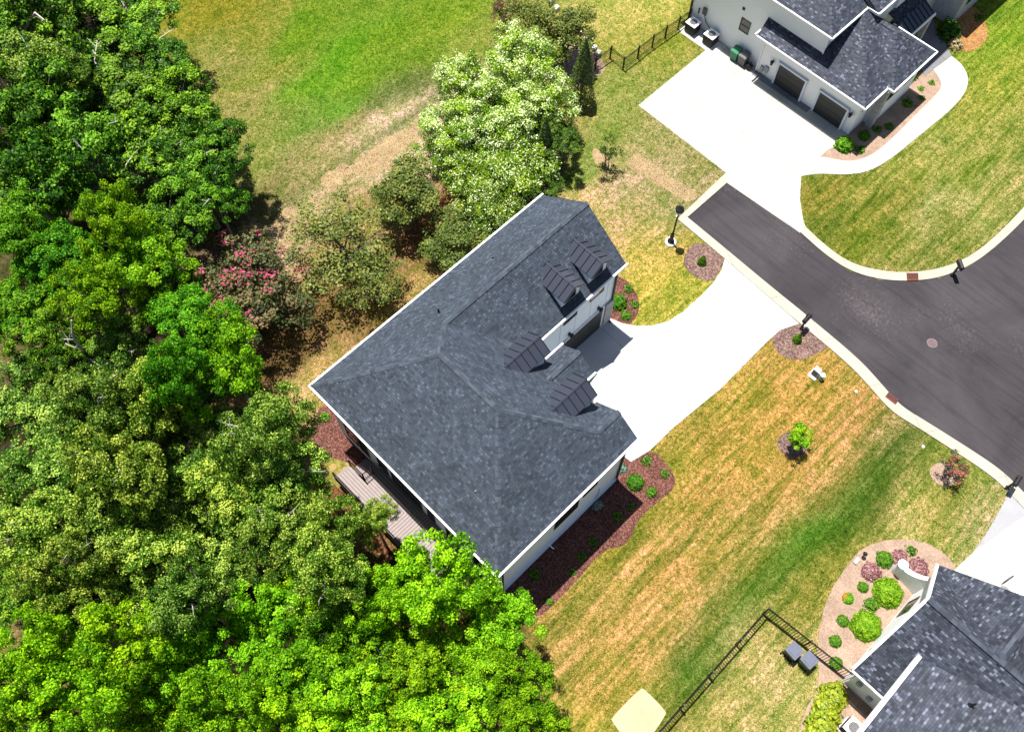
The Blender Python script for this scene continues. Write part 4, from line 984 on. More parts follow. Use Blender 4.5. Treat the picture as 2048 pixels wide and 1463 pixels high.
# dormers on the roof
def dormer(axis, yc, back, front, hw, zr, ze, label_roof):
    """axis 'x' : ridge along +x facing +x ; 'y': ridge along -y facing -y. back/front are positions on that axis"""
    fz = lambda x: 9.36-PT*(x-10.75) if axis == 'x' else None
    fy = lambda y: ZE+PT*(y-13.66)
    surf = fz if axis == 'x' else fy
    sg = 1 if axis == 'x' else -1
    def T(u, v, z): return (u, v, z) if axis == 'x' else (v, u, z)
    # valley foot where the eave height meets the roof
    foot = 10.75+(9.36-ze)/PT if axis == 'x' else 13.66+(ze-ZE)/PT
    d = empty('dormer', None, None); d.parent = house
    m = MB()
    ov = .1*sg
    for s in (-1, 1):
        m.slab([T(back-.1*sg, yc, zr), T(front, yc, zr), T(front, yc+s*hw, ze), T(foot-.1*sg, yc+s*hw, ze)], .06)
    rfo = m.build('metal_roof', M['seam'], d)
    r = MB()
    slope = (zr-ze)/hw
    n = 5
    for s in (-1, 1):
        r = MB()
        for k in range(n+1):
            u = front-sg*(.03+(abs(front-foot)+.5)*k/n)
            # rib from ridge down to eave or to the valley
            top = np.array(T(u, yc+s*.02, zr+.0)); 
            if sg*(u-foot) >= 0: vv, zz = hw, ze
            else:
                # on the valley: roof height equals dormer slope height
                zz = surf(u)+.0; vv = (zr-zz)/slope if zr > zz else 0
            if vv < .08: continue
            vv = min(vv, hw); zz = zr-slope*vv
            bot = np.array(T(u, yc+s*vv, zz))
            up = np.array([0, 0, .045])
            a, b = top, bot; off = np.array(T(.012, 0, 0)) if axis == 'x' else np.array((0, .012, 0))
            r.quadface([a-off+up, b-off+up, b+off+up, a+off+up]); r.quadface([a-off, b-off, b-off+up, a-off+up]); r.quadface([b+off, a+off, a+off+up, b+off+up]); r.quadface([b-off, b+off, b+off+up, b-off+up])
        r.build('seam_rib', M['seam_rib'], rfo)
    cp = MB(); e = .05
    p0, p1 = np.array(T(back, yc, zr+.04)), np.array(T(front+.02*sg, yc, zr+.04))
    side = np.array(T(0, .07, 0)); dn = np.array([0, 0, -.045])
    cp.quadface([p0, p1, p1+side+dn, p0+side+dn]); cp.quadface([p1, p0, p0-side+dn, p1-side+dn])
    cp.build('ridge_flashing', M['seam'], rfo)
    # cheeks and face
    wv = MB(); fr = front-sg*.28; hw2 = hw-.13; zt = ze-.05
    bk = foot+sg*.0
    zf = surf(fr)
    pts_in = [(yc-hw2), (yc+hw2)]
    for s in (-1, 1):
        y = yc+s*hw2
        wv.quadface([T(bk-.05*sg, y, zt), T(fr, y, zt), T(fr, y, zf-.1), T(bk-.05*sg, y, surf(bk)-.1)])
    wv.quadface([T(fr, yc-hw2, zf-.1), T(fr, yc+hw2, zf-.1), T(fr, yc+hw2, zt), T(fr, yc, zt+hw2*slope), T(fr, yc-hw2, zt)])
    wo = wv.build('dormer_wall', M['wall'], d)
    f0 = fr+sg*.0
    if axis == 'x': window(wo, 'x', fr, yc-hw2*.55, yc+hw2*.55, zf+.12, zt+.05, 1, 1, 1)
    else: window(wo, 'y', fr, yc-hw2*.55, yc+hw2*.55, zf+.12, zt+.05, 1, 1, -1)
dormer('x', 13.2, 12.82, 15.15, .76, 7.76, 7.17, '')
dormer('x', 10.2, 12.86, 15.12, .78, 7.74, 7.15, '')
dormer('y', 20.18, 15.98, 13.8, .76, 7.71, 7.13, '')
dormer('y', 18.25, 15.98, 13.8, .76, 7.71, 7.13, '')

# ------------------------------------------------------------------ deck
dk = empty('wooden_deck', 'grey brown boarded deck with black rails behind the main house', 'deck')
m = MB()
m.quadface([(4.75, 9.6, 1.0), (6.66, 9.6, 1.0), (6.66, 12.6, 1.0), (4.75, 14.4, 1.0)], 0, [(4.75, 9.6), (6.66, 9.6), (6.66, 12.6), (4.75, 14.4)])
m.quadface([(4.75, 14.4, 1.0), (6.66, 12.6, 1.0), (6.66, 15.9, 1.0), (5.6, 15.9, 1.0), (5.6, 17.05, 1.0), (4.75, 17.05, 1.0)], 0, [(14.4, 4.75), (12.6, 6.66), (15.9, 6.66), (15.9, 5.6), (17.05, 5.6), (17.05, 4.75)])
m.build('deck_boards', M['deck'], dk)
m = MB(); m.box(4.64, 4.75, 9.6, 17.16, .78, 1.004); m.box(4.75, 5.6, 17.05, 17.16, .78, 1.004); m.box(4.76, 6.65, 9.62, 15.88, .7, .97); m.box(4.76, 5.58, 15.88, 17.0, .7, .97)
m.build('deck_border', M['deckside'], dk)
m = MB()
for y in (9.7, 12.2, 14.6, 17.0): m.box(4.9, 5.04, y-.07, y+.07, 0, .7)
m.build('deck_post', M['bark'], dk)
def railing(par, a, b, z, h, step=.11, post=1.8):
    a = np.array(a, float); b = np.array(b, float); L = np.linalg.norm(b-a); d = (b-a)/L
    rl = MB()
    for zz in (z+.1, z+h): rl.tube([(a[0], a[1], zz), (b[0], b[1], zz)], .025, 4)
    k = step
    while k < L: p = a+d*k; rl.tube([(p[0], p[1], z+.1), (p[0], p[1], z+h)], .009, 4, cap=False); k += step
    r = rl.build('railing', M['dark'], par)
    n = max(1, round(L/post))
    for i in range(n+1):
        p = a+d*(L*i/n); MB().box(p[0]-.035, p[0]+.035, p[1]-.035, p[1]+.035, z-.02, z+h+.05).build('rail_post', M['dark'], r)
railing(dk, (4.69, 9.6), (4.69, 17.1), 1.0, .9)
railing(dk, (5.66, 15.95), (5.66, 17.05), 1.0, .9); railing(dk, (5.66, 15.95), (6.2, 15.95), 1.0, .9)
for k in range(4): MB().box(5.7, 6.6, 16.0+k*.28, 16.28+k*.28, .62-k*.2, .8-k*.2).build('stair_tread', M['deckside'], dk)

# ------------------------------------------------------------------ upper right house
h2 = empty('white_house', 'upper right white house with two charcoal garage doors and speckled grey roof', 'house')
E2 = 3.4; p2 = .6
rf = MB()
xr = 45.1; zr2 = E2+p2*(xr-41.2)
rf.slab([(41.2, 11.85, E2), (xr, 11.85+(xr-41.2), zr2), (xr, 17.0, zr2), (42.5, 17.0, E2+p2*1.3), (42.5, 20.1, E2+p2*1.3), (41.2, 19.9, E2)], .14)
rf.slab([(41.2, 11.85, E2), (47.86, 11.85, E2), (xr, 15.75, zr2)], .14)
rf.slab([(47.86, 11.85, E2), (47.86, 19.0, E2), (xr, 19.0, zr2), (xr, 15.75, zr2)], .14)
z3 = E2+.775*2.2
rf.slab([(43.5, 11.44, E2), (47.9, 11.44, E2), (45.7, 13.64, z3)], .14)
rf.slab([(43.5, 11.44, E2), (45.7, 13.64, z3), (45.7, 16.4, z3), (43.5, 14.2, E2)], .14)
rf.slab([(47.9, 11.44, E2), (47.9, 14.2, E2), (45.7, 16.4, z3), (45.7, 13.64, z3)], .14)
# tall block
ZT = 5.7; pt = .6
rf.slab([(41.9, 15.66, ZT), (41.9, 27.2, ZT), (46.4, 27.2, ZT+pt*4.5), (46.4, 20.16, ZT+pt*4.5)], .15)
rf.slab([(41.9, 15.66, ZT), (45.5, 15.66, ZT), (45.5, 14.9, ZT), (52.5, 14.9, ZT), (52.5, 18.0, ZT+pt*2.7), (46.4, 20.16, ZT+pt*4.5)][0:2]+[(45.5, 19.26, ZT+pt*3.6), (44.9, 18.66, ZT+pt*3.0)], .15)
rf.slab([(45.4, 14.9, ZT), (52.5, 14.9, ZT), (52.5, 19.4, ZT+pt*4.5), (46.4, 19.4, ZT+pt*4.5), (45.4, 18.4, ZT+pt*3.5)], .15)
r2 = rf.build('roof', M['shingle2'], h2)
rc = MB()
for a, b_ in (((41.2, 11.85, E2), (xr, 15.75, zr2)), ((xr, 15.75, zr2), (xr, 19, zr2)), ((43.5, 11.44, E2), (45.7, 13.64, z3)), ((47.9, 11.44, E2), (45.7, 13.64, z3)), ((45.7, 13.64, z3), (45.7, 15.5, z3)), ((41.9, 15.66, ZT), (46.4, 20.16, ZT+pt*4.5))):
    rc = MB(); ridge_caps(rc, a, b_); rc.build('ridge_cap', M['ridge2'], r2)
gt = MB()
gutter(gt, (41.2, 19.9, E2), (41.2, 11.78, E2)); gutter(gt, (41.12, 11.85, E2), (43.5, 11.85, E2)); gutter(gt, (43.5, 11.9, E2), (43.5, 11.4, E2)); gutter(gt, (43.42, 11.44, E2), (47.98, 11.44, E2)); gutter(gt, (47.9, 11.44, E2), (47.9, 14.6, E2))
gutter(gt, (41.9, 27.2, ZT), (41.9, 15.6, ZT)); gutter(gt, (41.82, 15.66, ZT), (45.5, 15.66, ZT)); gutter(gt, (45.45, 15.7, ZT), (45.45, 14.85, ZT)); gutter(gt, (45.4, 14.9, ZT), (52.5, 14.9, ZT)); gutter(gt, (41.9, 19.98, E2), (41.15, 19.98, E2))
gt.build('gutter', M['white'], h2)
wl = MB()
wl.box(42.0, 47.62, 12.3, 19.7, 0, E2-.05); wl.box(43.55, 47.6, 11.75, 12.3, 0, E2-.06)
wl.box(48.5, 54.25, 15.05, 24, 3.95, 12.6); wl.box(42.25, 52.0, 16.0, 25.67, 0, ZT-.1); wl.box(45.8, 52.0, 15.25, 16.0, 2.5, ZT-.1)  # the floating first box is an unseen block added to shade the porch
wl.build('wall', M['wall2'], h2)
MB().box(43.35, 43.75, 11.62, 12.05, 0, 3.2).build('stone_pier', M['stone'], h2)
MB().box(50.6, 50.95, 13.4, 13.7, 0, 2.6).build('stone_pier', M['stone'], h2)
for y0, y1 in ((16.15, 18.15), (12.98, 15.0)):
    g = MB().box(41.93, 41.98, y0, y1, .02, 1.75).build('garage_door', M['door'], h2)
    q = MB()
    for k in range(1, 4): q.box(41.922, 41.93, y0, y1, .02+k*.43, .035+k*.43)
    q.build('door_groove', M['dark'], g)
    q = MB(); q.box(41.86, 41.995, y0-.13, y0, 0, 1.88); q.box(41.86, 41.995, y1, y1+.13, 0, 1.88); q.box(41.86, 41.995, y0, y1, 1.75, 1.88)
    q.build('door_trim', M['wallg'], h2)
lamp_on_wall(41.97, 18.66, 1.5, h2, -1, 0); lamp_on_wall(41.97, 12.66, 1.6, h2, -1, 0)
MB().box(41.55, 41.99, 15.2, 19.6, .0, .06).build('threshold', M['porch'], h2)
window(h2, 'x', 42.25, 21.05, 21.8, 1.85, 2.85, 1, 2, -1); window(h2, 'x', 42.25, 23.2, 23.9, 4.3, 5.2, 1, 1, -1)
window(h2, 'y', 12.3, 42.5, 43.2, 1.7, 3.1, 1, 1, -1); window(h2, 'y', 11.75, 44.2, 45.4, 1.7, 3.15, 2, 1, -1); window(h2, 'y', 11.75, 46.0, 47.1, 1.7, 3.15, 2, 1, -1)
MB().box(42.19, 42.25, 21.75, 21.92, 3.4, 3.58).build('vent_cover', M['darkframe'], h2)
for y, z, w_ in ((19.25, .52, .22), (18.92, .7, .28)): 
    m = MB().box(41.86, 41.99, y-w_/2, y+w_/2, z-.2, z+.2); m.tube([(41.94, y, z-.2), (41.94, y, 0)], .02, 5); m.build('meter_box', M['meter'], h2)
m = MB(); pipe(m, 42.17, 25.55, .1, 5.6, .1); m.build('downpipe', M['dark'], h2)
m = MB(); pipe(m, 41.95, 19.62, .1, 3.3, .07); m.build('downpipe', M['white'], h2)
m = MB(); m.tube([(42.1, 15.9, 5.5), (42.1, 15.9, 4.15)], .045, 6); m.build('downpipe', M['white'], h2)
m = MB(); m.box(42.1, 42.2, 24.3, 24.6, 1.3, 1.8); m.tube([(42.17, 24.45, 1.3), (42.17, 24.2, .8), (42.17, 23.7, .5)], .03, 6); m.tube([(42.17, 24.9, 1.5), (42.17, 24.9, 1.1)], .06, 6); m.build('line_set', M['acgrey'], h2)
# entry canopy, courtyard roof and pale brick wing
ec = MB().slab([(47.6, 14.35, 3.5), (51.0, 14.35, 3.5), (51.0, 13.45, 3.0), (47.6, 13.45, 3.0)], .07).build('entry_canopy', M['seam'], h2)
m = MB()
for k in range(9): x = 47.7+k*.4; m.slab([(x, 14.35, 3.545), (x+.025, 14.35, 3.545), (x+.025, 13.45, 3.045), (x, 13.45, 3.045)], .05)
m.build('seam_rib', M['seam_rib'], ec)
gt = MB(); gutter(gt, (47.9, 13.45, 3.0), (51.05, 13.45, 3.0)); gt.build('gutter', M['white'], ec)
MB().slab([(48.2, 14.36, 3.4), (52.0, 14.36, 3.4), (52.0, 16.0, 3.9), (48.2, 16.0, 3.9)], .07).build('low_roof', M['shingle2'], h2)
MB().box(54.3, 60, 13.0, 22, 0, 5.6).box(52.0, 54.3, 14.6, 22, 0, 5.4).build('brick_wing', M['brick'], h2)
window(h2, 'x', 54.3, 15.2, 16.3, 3.6, 4.8, 1, 1, -1); window(h2, 'y', 13.0, 55.2, 56.4, 1.2, 3.0, 1, 1, -1)

# ------------------------------------------------------------------ lower right house
h3 = empty('white_house', 'lower right white house with a big gable end and wide speckled grey roof', 'house')
p3 = 1.045; Z3 = 3.4; x0, xm, x1 = 14.9, 18.25, 21.5; y0 = -6.55; zp = Z3+p3*(xm-x0); ye = -10.0; xe = 21.5
rf = MB()
rf.slab([(x0, y0, Z3), (xm, y0, zp), (xm, -22, zp), (x0, -22, Z3)], .15)
# valley from the eave corner up to where the two ridges cross
rf.slab([(x1, y0, Z3), (xm, y0, zp), (xm, y0-(x1-xm), zp)], .15)
rf.slab([(x1, y0, Z3), (xm, y0-(x1-xm), zp), (xm, ye, zp), (x1, ye, zp)], .15)
rf.slab([(x1, ye, zp), (xm-.2, ye, zp), (xm-.2, -13.4, Z3), (x1, -13.4, Z3)], .15)
# lower wing with its low slope
rf.slab([(10.0, -8.0, 5.25), (17.0, -8.0, 5.25), (17.3, -9.6, 5.62), (17.9, -12.4, 6.25), (18.9, -16.5, 7.2), (10.0, -16.5, 7.2)], .2)
r3 = rf.build('roof', M['shingle3'], h3)
rc = MB()
for a, b_ in (((xm, y0, zp), (xm, -21, zp)), ((x1, ye, zp), (xm, ye, zp))):
    rc = MB(); ridge_caps(rc, a, b_, .14, .28); rc.build('ridge_cap', M['ridge2'], r3)
gt = MB(); gutter(gt, (x0, y0, Z3), (x0, -8.4, Z3))
gt.box(9.9, 16.9, -8.0, -7.82, 5.1, 5.3)
gt.build('gutter', M['white'], h3)
rk = MB()
for a, b_ in (((x0, y0, Z3), (xm, y0, zp)), ((x1, y0, Z3), (xm, y0, zp))):
    rk.slab([(a[0], y0+.1, a[2]+.01), (b_[0], y0+.1, b_[2]+.01), (b_[0], y0-.02, b_[2]+.01), (a[0], y0-.02, a[2]+.01)], .22)
rk.build('rake_board', M['white'], h3)
wl = MB()
wl.box(15.3, 21.1, -20, -7.0, 0, Z3); 
for yy, fl in ((-7.0, 1),):
    wl.quadface([(15.3, yy, Z3), (21.1, yy, Z3), (xm, yy, zp-.45)][::-1]); wl.quadface([(15.3, yy-.12, Z3), (21.1, yy-.12, Z3), (xm, yy-.12, zp-.45)])
wl.box(10.4, 15.3, -16, -9.1, 0, 5.1)
wl.build('wall', M['wall2'], h3)
window(h3, 'y', -7.0, 19.3, 20.3, .7, 2.1, 1, 1, 1); window(h3, 'y', -7.0, 16.2, 17.2, .7, 2.1, 1, 1, 1)
for a in ((15.26, -7.4, 1.6), (15.26, -8.2, 1.0), (15.26, -8.8, 1.0)):
    MB().box(a[0]-.1, a[0]+.03, a[1]-.12, a[1]+.12, a[2]-.2, a[2]+.15).build('meter_box', M['meter'], h3)
m = MB(); pipe(m, 15.18, -7.06, .1, 3.3, .09); m.build('downpipe', M['white'], h3)
for px, py, zz in ((1946, 1295, 5.3), (1948, 1408, 6.1)):
    c = P(px, py, zz); MB().lathe((c[0], c[1], zz-.35), [(.14, 0), (.06, .1), (.045, .5), (.045, .62)], 10).build('vent_pipe', M['dark'], r3)
# white screen wall sweeping up to the house
sw = empty('screen_wall', 'white low wall with a curved top running from a round pillar to the lower right house', 'wall')
a = P(1788, 1140)[:2]; bq = np.array([21.2, -7.0])
n = 16; m = MB(); pts = []
for i in range(n+1):
    t = i/n; p = a+(bq-a)*t; hgt = 1.05+1.6*t**2.3; pts.append((p, hgt))
dv = (bq-a)/np.linalg.norm(bq-a); nv = np.array([-dv[1], dv[0]])*.13
for (p, h_), (q, g_) in zip(pts, pts[1:]):
    m.quadface([(*(p-nv), h_), (*(q-nv), g_), (*(q+nv), g_), (*(p+nv), h_)]); m.quadface([(*(p-nv), 0), (*(q-nv), 0), (*(q-nv), g_), (*(p-nv), h_)]); m.quadface([(*(q+nv), 0), (*(p+nv), 0), (*(p+nv), h_), (*(q+nv), g_)])
m.build('wall_panel', M['white'], sw)
MB().lathe((a[0], a[1], 0), [(.2, 0), (.2, 1.12), (.25, 1.13), (.25, 1.22), (.05, 1.28)], 16).build('pillar', M['white'], sw)

# ------------------------------------------------------------------ fences
def fence(label, px_pts, h, step, post_len, world=None, pr=.009):
    f = empty('metal_fence', label, 'fence')
    pts = [P(*q)[:2] for q in px_pts] if world is None else world
    for a, b_ in zip(pts, pts[1:]):
        a = np.array(a); b_ = np.array(b_); L = np.linalg.norm(b_-a); d = (b_-a)/L
        m = MB()
        for zz in (.12, h-.18, h-.04): m.box(0, 0, 0, 0, 0, 0) if False else m.tube([(a[0], a[1], zz), (b_[0], b_[1], zz)], .02, 4)
        k = step
        while k < L: p = a+d*k; m.tube([(p[0], p[1], .06), (p[0], p[1], h)], pr, 4, cap=False); k += step
        m.build('fence_panel', M['dark'], f)
        n = max(1, round(L/post_len))
        for i in range(n+1):
            if i == n and b_ is not pts[-1] and not np.allclose(b_, pts[-1]): continue
            p = a+d*(L*i/n); q = MB().box(p[0]-.04, p[0]+.04, p[1]-.04, p[1]+.04, 0, h+.05); q.box(p[0]-.05, p[0]+.05, p[1]-.05, p[1]+.05, h+.05, h+.08); q.build('fence_post', M['dark'], f)
    return f
fence('black metal fence on the lawn between the pale stones and the upper right house', [(1160, 165), (1190.4, 138.9), (1220, 118), (1245.6, 140), (1304, 95), (1381, 41.5)], 1.05, .065, 1.35, pr=.008)
fence('black picket fence with a right angle corner around the lower right yard', [(1690, 1357), (1525, 1227), (1300, 1482)], 1.35, .13, 2.1, pr=.016)

# ------------------------------------------------------------------ street furniture
b = P(1341, 484)
lp = empty('street_lamp', 'black lamp post on the dry lawn beside the end of the road', 'street lamp', (b[0], b[1], 0))
MB().lathe((0, 0, 0), [(.34, 0), (.34, .05), (.3, .08)], 20).build('footing', M['palestone'], lp)
MB().lathe((0, 0, .06), [(.2, 0), (.2, .12), (.12, .2), (.11, .75), (.08, .85), (.055, .95), (.05, 2.75), (.09, 2.82), (.06, 2.9)], 14).build('pole', M['dark'], lp)
hd = MB().lathe((0, 0, 2.96), [(.1, 0), (.19, .05), (.26, .3), (.24, .38), (.1, .5), (.03, .6)], 18).build('lamp_head', M['dark'], lp)
MB().lathe((0, 0, 2.99), [(.15, 0), (.2, .02), (.262, .2), (.2, .22)], 18).build('lamp_shade', M['lampglass'], hd)
def mailbox(px, py, rz, label, kind=0):
    c = P(px, py); t = empty('mailbox', label, 'mailbox', (c[0], c[1], 0), rz, 'kerbside mailboxes')
    MB().box(-.05, .05, -.05, .05, 0, 1.05).box(-.09, .09, -.09, .09, 0, .18).build('post', M['dark'], t)
    prof = [(.13*math.cos(a), .13*math.sin(a)) for a in [math.pi*k/8 for k in range(9)]]
    m = MB(); L0, L1 = -.3, .3
    ring = [(-.13, -.12)]+[(x, y) for x, y in prof[::-1]]+[(.13, -.12)]
    z = 1.2
    for i in range(len(ring)-1):
        (x0_, z0_), (x1_, z1_) = ring[i], ring[i+1]; m.quadface([(L0, x0_, z+z0_), (L1, x0_, z+z0_), (L1, x1_, z+z1_), (L0, x1_, z+z1_)])
    m.quadface([(L0, x, z+y) for x, y in ring]); m.quadface([(L1, x, z+y) for x, y in ring[::-1]]); m.quadface([(L0, -.13, z-.12), (L0, .13, z-.12), (L1, .13, z-.12), (L1, -.13, z-.12)])
    m.build('box', M['dark'], t)
    MB().box(.05, .2, .131, .15, 1.22, 1.38).build('flag', M['rust'], t)
    MB().box(-.34, .34, -.03, .03, 1.0, 1.08).build('bracket', M['dark'], t)
mailbox(1602, 657, 0.05, 'black mailbox in the mulch bed at the mouth of the main drive')
mailbox(2012, 976, .1, 'black mailbox on the grass strip at the lower right drive')
mailbox(1903, 551, .9, 'black mailbox on the kerb at the inner bend of the road')

def bin_(px, py, rz, lidmat, bodymat, label, world=None, s=1.0):
    c = P(px, py) if world is None else world
    t = empty('wheelie_bin', label, 'wheelie bin', (c[0], c[1], .02), rz, 'wheelie bins'); t.scale = (s, s, s)
    m = MB(); r0, r1 = .27, .335
    bot = [(-r0, -r0*.9, .06), (r0, -r0*.9, .06), (r0, r0*.9, .06), (-r0, r0*.9, .06)]; top = [(-r1, -r1*.95, .92), (r1, -r1*.95, .92), (r1, r1, .92), (-r1, r1, .92)]
    for i in range(4): j = (i+1) % 4; m.quadface([bot[i], bot[j], top[j], top[i]])
    m.quadface(bot[::-1]); m.quadface(top)
    m.build('bin_body', bodymat, t, bevel=.02)
    l = MB().slab([(-.34, -.34, .94), (.34, -.34, .94), (.34, .36, 1.0), (-.34, .36, 1.0)], .05); l.slab([(-.24, -.24, .975), (.24, -.24, .975), (.24, .26, 1.03), (-.24, .26, 1.03)], .03)
    lo = l.build('bin_lid', lidmat, t, bevel=.015)
    MB().tube([(-.25, .4, .98), (.25, .4, .98)], .02, 6).build('handle', M['dark'], t)
    for sx in (-1, 1): MB().tube([(sx*.27, .3, .1), (sx*.33, .3, .1)], .1, 12).build('wheel', M['dark'], t)
bin_(0, 0, 1.57+3.14, M['green'], M['green'], 'green wheelie bin standing against the upper right house wall', (41.75, 21.25, 0), .85)
bin_(0, 0, 1.57+3.14, M['greyp'], M['greyp'], 'brown grey wheelie bin beside the green one at the upper right house', (41.78, 20.62, 0), .85)
bin_(0, 0, -.1+1.57, M['navyp'], M['dark'], 'black wheelie bin by the picket fence, left of the green one', (*(P(1579, 1306, 0)[:2]), 0), .95)
bin_(0, 0, -.1+1.57, M['navyp'], M['green'], 'green wheelie bin with a dark lid by the picket fence', (*(P(1608, 1324, 0)[:2]), 0), .95)
# hose reel by the bins
t = empty('hose_reel', 'black hose reel at the foot of the upper garage corner', 'hose reel', (41.75, 20.05, 0)); 
MB().tube([(-.14, 0, .25), (.14, 0, .25)], .2, 14).build('drum', M['dark'], t); MB().box(-.18, .18, -.03, .03, 0, .5).build('stand', M['dark'], t)

def ac(loc, rz, label, s=1.0, g='air conditioning units'):
    t = empty('air_conditioner', label, 'air conditioner', (loc[0], loc[1], 0), rz, g); t.scale = (s, s, s)
    MB().box(-.42, .42, -.42, .42, 0, .07).build('base_pad', M['palestone'], t)
    b_ = MB().box(-.36, .36, -.36, .36, .07, .8).build('casing', M['acgrey'], t, bevel=.03)
    q = MB()
    for k in range(9):
        z = .14+k*.075
        q.box(-.372, .372, -.372, .372, z, z+.02)
    q.build('louvre', M['dark'], b_)
    tp = MB()
    n = 24; R1 = .27
    for k in range(n):
        a0, a1 = 2*math.pi*k/n, 2*math.pi*(k+1)/n
        def sq(a): c, s = math.cos(a), math.sin(a); f = .39/max(abs(c), abs(s)); return (c*f, s*f)
        o0, o1 = sq(a0), sq(a1); i0, i1 = (R1*math.cos(a0), R1*math.sin(a0)), (R1*math.cos(a1), R1*math.sin(a1))
        tp.quadface([(*i0, .83), (*o0, .83), (*o1, .83), (*i1, .83)]); tp.quadface([(*o0, .79), (*o1, .79), (*o1, .83), (*o0, .83)]); tp.quadface([(*i1, .76), (*i0, .76), (*i0, .83), (*i1, .83)])
    tp.build('top_cover', M['white'], t)
    MB().lathe((0, 0, .7), [(.265, 0), (.265, .03)], 20).build('well', M['dark'], t)
    fb = MB()
    for k in range(3):
        a0 = k*2.094; pts = [(0, 0), (.24*math.cos(a0), .24*math.sin(a0)), (.25*math.cos(a0+.9), .25*math.sin(a0+.9))]
        fb.quadface([(pts[0][0], pts[0][1], .745), (pts[1][0], pts[1][1], .74), (pts[2][0], pts[2][1], .77)])
    fb.lathe((0, 0, .73), [(.07, 0), (.07, .06)], 12)
    for rr in (.12, .19): fb.tube([(rr*math.cos(a), rr*math.sin(a), .82) for a in [2*math.pi*k/20 for k in range(21)]], .007, 4, cap=False)
    for k in range(8): fb.tube([(0, 0, .825), (.27*math.cos(k*.785), .27*math.sin(k*.785), .825)], .005, 4)
    fb.build('fan', M['steel'], t)
ac((41.6, 24.75), 0, 'air conditioner with a white top nearest the fence at the upper right house'); ac((41.65, 23.25), 0, 'air conditioner with a white top nearer the bins at the upper right house')
ac(P(1697, 1457), -.05, 'air conditioner with a round fan next to the golden hedge', .95)
struct(sheet('concrete_pad', None, .03, M['palestone'], world=[(41.0, 22.3), (42.2, 22.3), (42.2, 25.4), (41.0, 25.4)]))

# utility boxes, drains, manhole
c = P(1628, 749); t = empty('utility_box', 'small white utility pedestal on a pale base in the dry lawn', 'utility box', (c[0], c[1], 0), .0)
MB().box(-.3, .3, -.25, .25, 0, .06).build('base', M['palestone'], t); MB().box(-.05, .22, -.18, .18, .06, .55).build('casing', M['white'], t, bevel=.02); MB().box(-.12, -.05, -.16, .16, .06, .5).build('door', M['dark'], t)
c = P(1640, 758); t = empty('utility_post', 'short pale green cylinder post next to the white utility pedestal', 'utility post', (c[0], c[1], 0))
MB().lathe((0, 0, 0), [(.13, 0), (.13, .5)], 16).build('body', M['ugreen'], t); MB().lathe((0, 0, .5), [(.14, 0), (.14, .06), (.06, .1)], 16).build('cap', M['white'], t)
def drain(pts, label):
    w3 = [P(*q)[:2] for q in pts]
    o = empty('storm_drain', label, 'storm drain', (0, 0, 0), 0, 'rusty storm drains in the kerb')
    MB().prism([tuple(q) for q in w3], 0, .082).build('frame', M['rust'], o)
    a, b_, c2, d = [np.array(q) for q in w3]
    m = MB()
    for k in range(7):
        t0, t1 = (k+.25)/7, (k+.7)/7
        p0, p1 = a+(b_-a)*t0, a+(b_-a)*t1; q0, q1 = d+(c2-d)*t0, d+(c2-d)*t1
        e = .12
        m.prism([tuple(p0+(q0-p0)*e), tuple(p1+(q1-p1)*e), tuple(p1+(q1-p1)*.48), tuple(p0+(q0-p0)*.48)], .07, .087)
    m.build('slot', M['dark'], o)
    MB().prism([tuple(a+(d-a)*.56+(b_-a)*.04), tuple(b_+(c2-b_)*.56-(b_-a)*.04), tuple(b_+(c2-b_)*.64-(b_-a)*.04), tuple(a+(d-a)*.64+(b_-a)*.04)], .07, .09).build('inlet', M['dark'], o)
drain([(1776, 785), (1797, 800), (1790, 810), (1769, 794)], 'rusty storm drain in the kerb of the lower lawn')
drain([(1812, 547), (1835, 547), (1836, 562), (1813, 563)], 'rusty storm drain in the kerb of the upper lawn')
c = P(1864, 686); t = empty('manhole_cover', 'round worn manhole cover in the road', 'manhole cover', (c[0], c[1], .012))
MB().lathe((0, 0, 0), [(.3, 0), (.3, .008)], 28).build('ring', M['manhole'], t); m = MB()
for k in range(5): m.box(-.2, .2, -.2+k*.09, -.17+k*.09, .006, .013)
m.build('rib', M['rust'], t)
for i, (px, py, lab) in enumerate([(1712, 783, 'white sprinkler head on the dry lawn near the kerb bend'), (1846, 893, 'white sprinkler head on the green lawn near the red blossomed tree'), (1145, 1140, 'white irrigation marker in the shaded mulch bed'), (1354, 433, 'white marker at the corner of the kerb')]):
    c = P(px, py); tag(MB().lathe((c[0], c[1], 0), [(.08, 0), (.08, .05), (.03, .09)], 12).build('sprinkler_head', M['white']), lab, 'sprinkler head', 'white markers in the ground')
c = P(1724, 1112); t = empty('path_light', 'black path light at the rim of the pink gravel bed', 'garden light', (c[0], c[1], 0))
MB().tube([(0, 0, 0), (0, 0, .5)], .02, 6).build('stem', M['dark'], t); MB().lathe((0, 0, .48), [(.12, 0), (.04, .08)], 12).build('shade', M['dark'], t)
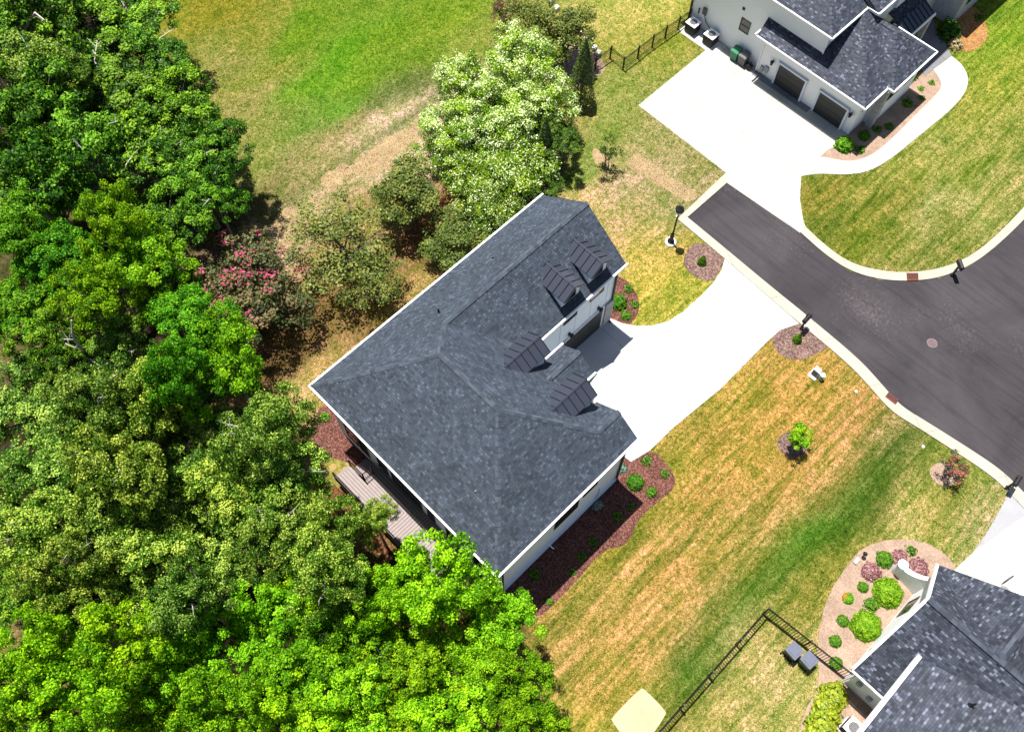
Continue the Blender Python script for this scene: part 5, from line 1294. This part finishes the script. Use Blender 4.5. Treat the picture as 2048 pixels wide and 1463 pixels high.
c = P(1712, 1122); t = MB().box(c[0]-.18, c[0]+.18, c[1]-.09, c[1]+.09, 0, .16).build('stone_block', M['palestone'], bevel=.02); tag(t, 'pale block on the grass beside the black path light', 'stone block')
for i, (px, py) in enumerate([(1160, 68), (1172, 80), (1181, 89), (1188, 99), (1197, 109)]):
    c = P(px, py); o = MB().box(-.17, .17, -.14, .14, 0, .25).build('stone_block', M['palestone'], loc=(c[0], c[1], 0), bevel=.02); o.rotation_euler = (0, 0, .1*i)
    tag(o, 'pale retaining block, %s of five counted from the fence' % ['fifth', 'fourth', 'third', 'second', 'first'][i], 'stone block', 'pale retaining blocks')
for i, (px, py) in enumerate([(1102, 5), (1112, 20)]):
    c = P(px, py); tag(MB().box(c[0]-.2, c[0]+.2, c[1]-.16, c[1]+.16, 0, .28).build('stone_block', M['palestone'], bevel=.02), ['pale block amid bronze leaves touching the top edge', 'pale block amid bronze leaves, just below the other'][i], 'stone block')
# edge rocks of the pink bed
# parked car nose at the lower right garage
c = np.array(P(2046, 1186, 0)); t = empty('parked_car', 'white car just entering the picture on the lower right drive', 'car', (c[0], c[1], 0.02), -.2)
m = MB()
prof = [(-.9, .45), (-.88, .8), (-.1, .95), (.55, 1.38), (2.2, 1.42), (2.9, 1.0), (3.4, .95), (3.45, .4)]
def carsec(x, z, wd): return [(x, -wd, .3), (x, -wd, z*.72), (x, -wd*.86, z), (x, wd*.86, z), (x, wd, z*.72), (x, wd, .3)]
secs = [carsec(x, z, .78 if i in (0, 7) else .9) for i, (x, z) in enumerate(prof)]
for s0_, s1_ in zip(secs, secs[1:]):
    for k in range(5): m.quadface([s0_[k], s1_[k], s1_[k+1], s0_[k+1]])
m.quadface(secs[0][::-1]); m.quadface(secs[-1]); m.build('body', M['carpaint'], t, smooth=False)
MB().quadface([(-.02, -.66, 1.01), (-.02, .66, 1.01), (.5, .6, 1.37), (.5, -.6, 1.37)][::-1]).build('windscreen', M['glass'], t)
for sx in (-.3, 2.7):
    for sy in (-.84, .84): MB().tube([(sx, sy-.1, .32), (sx, sy+.1, .32)], .32, 18).build('wheel', M['dark'], t)
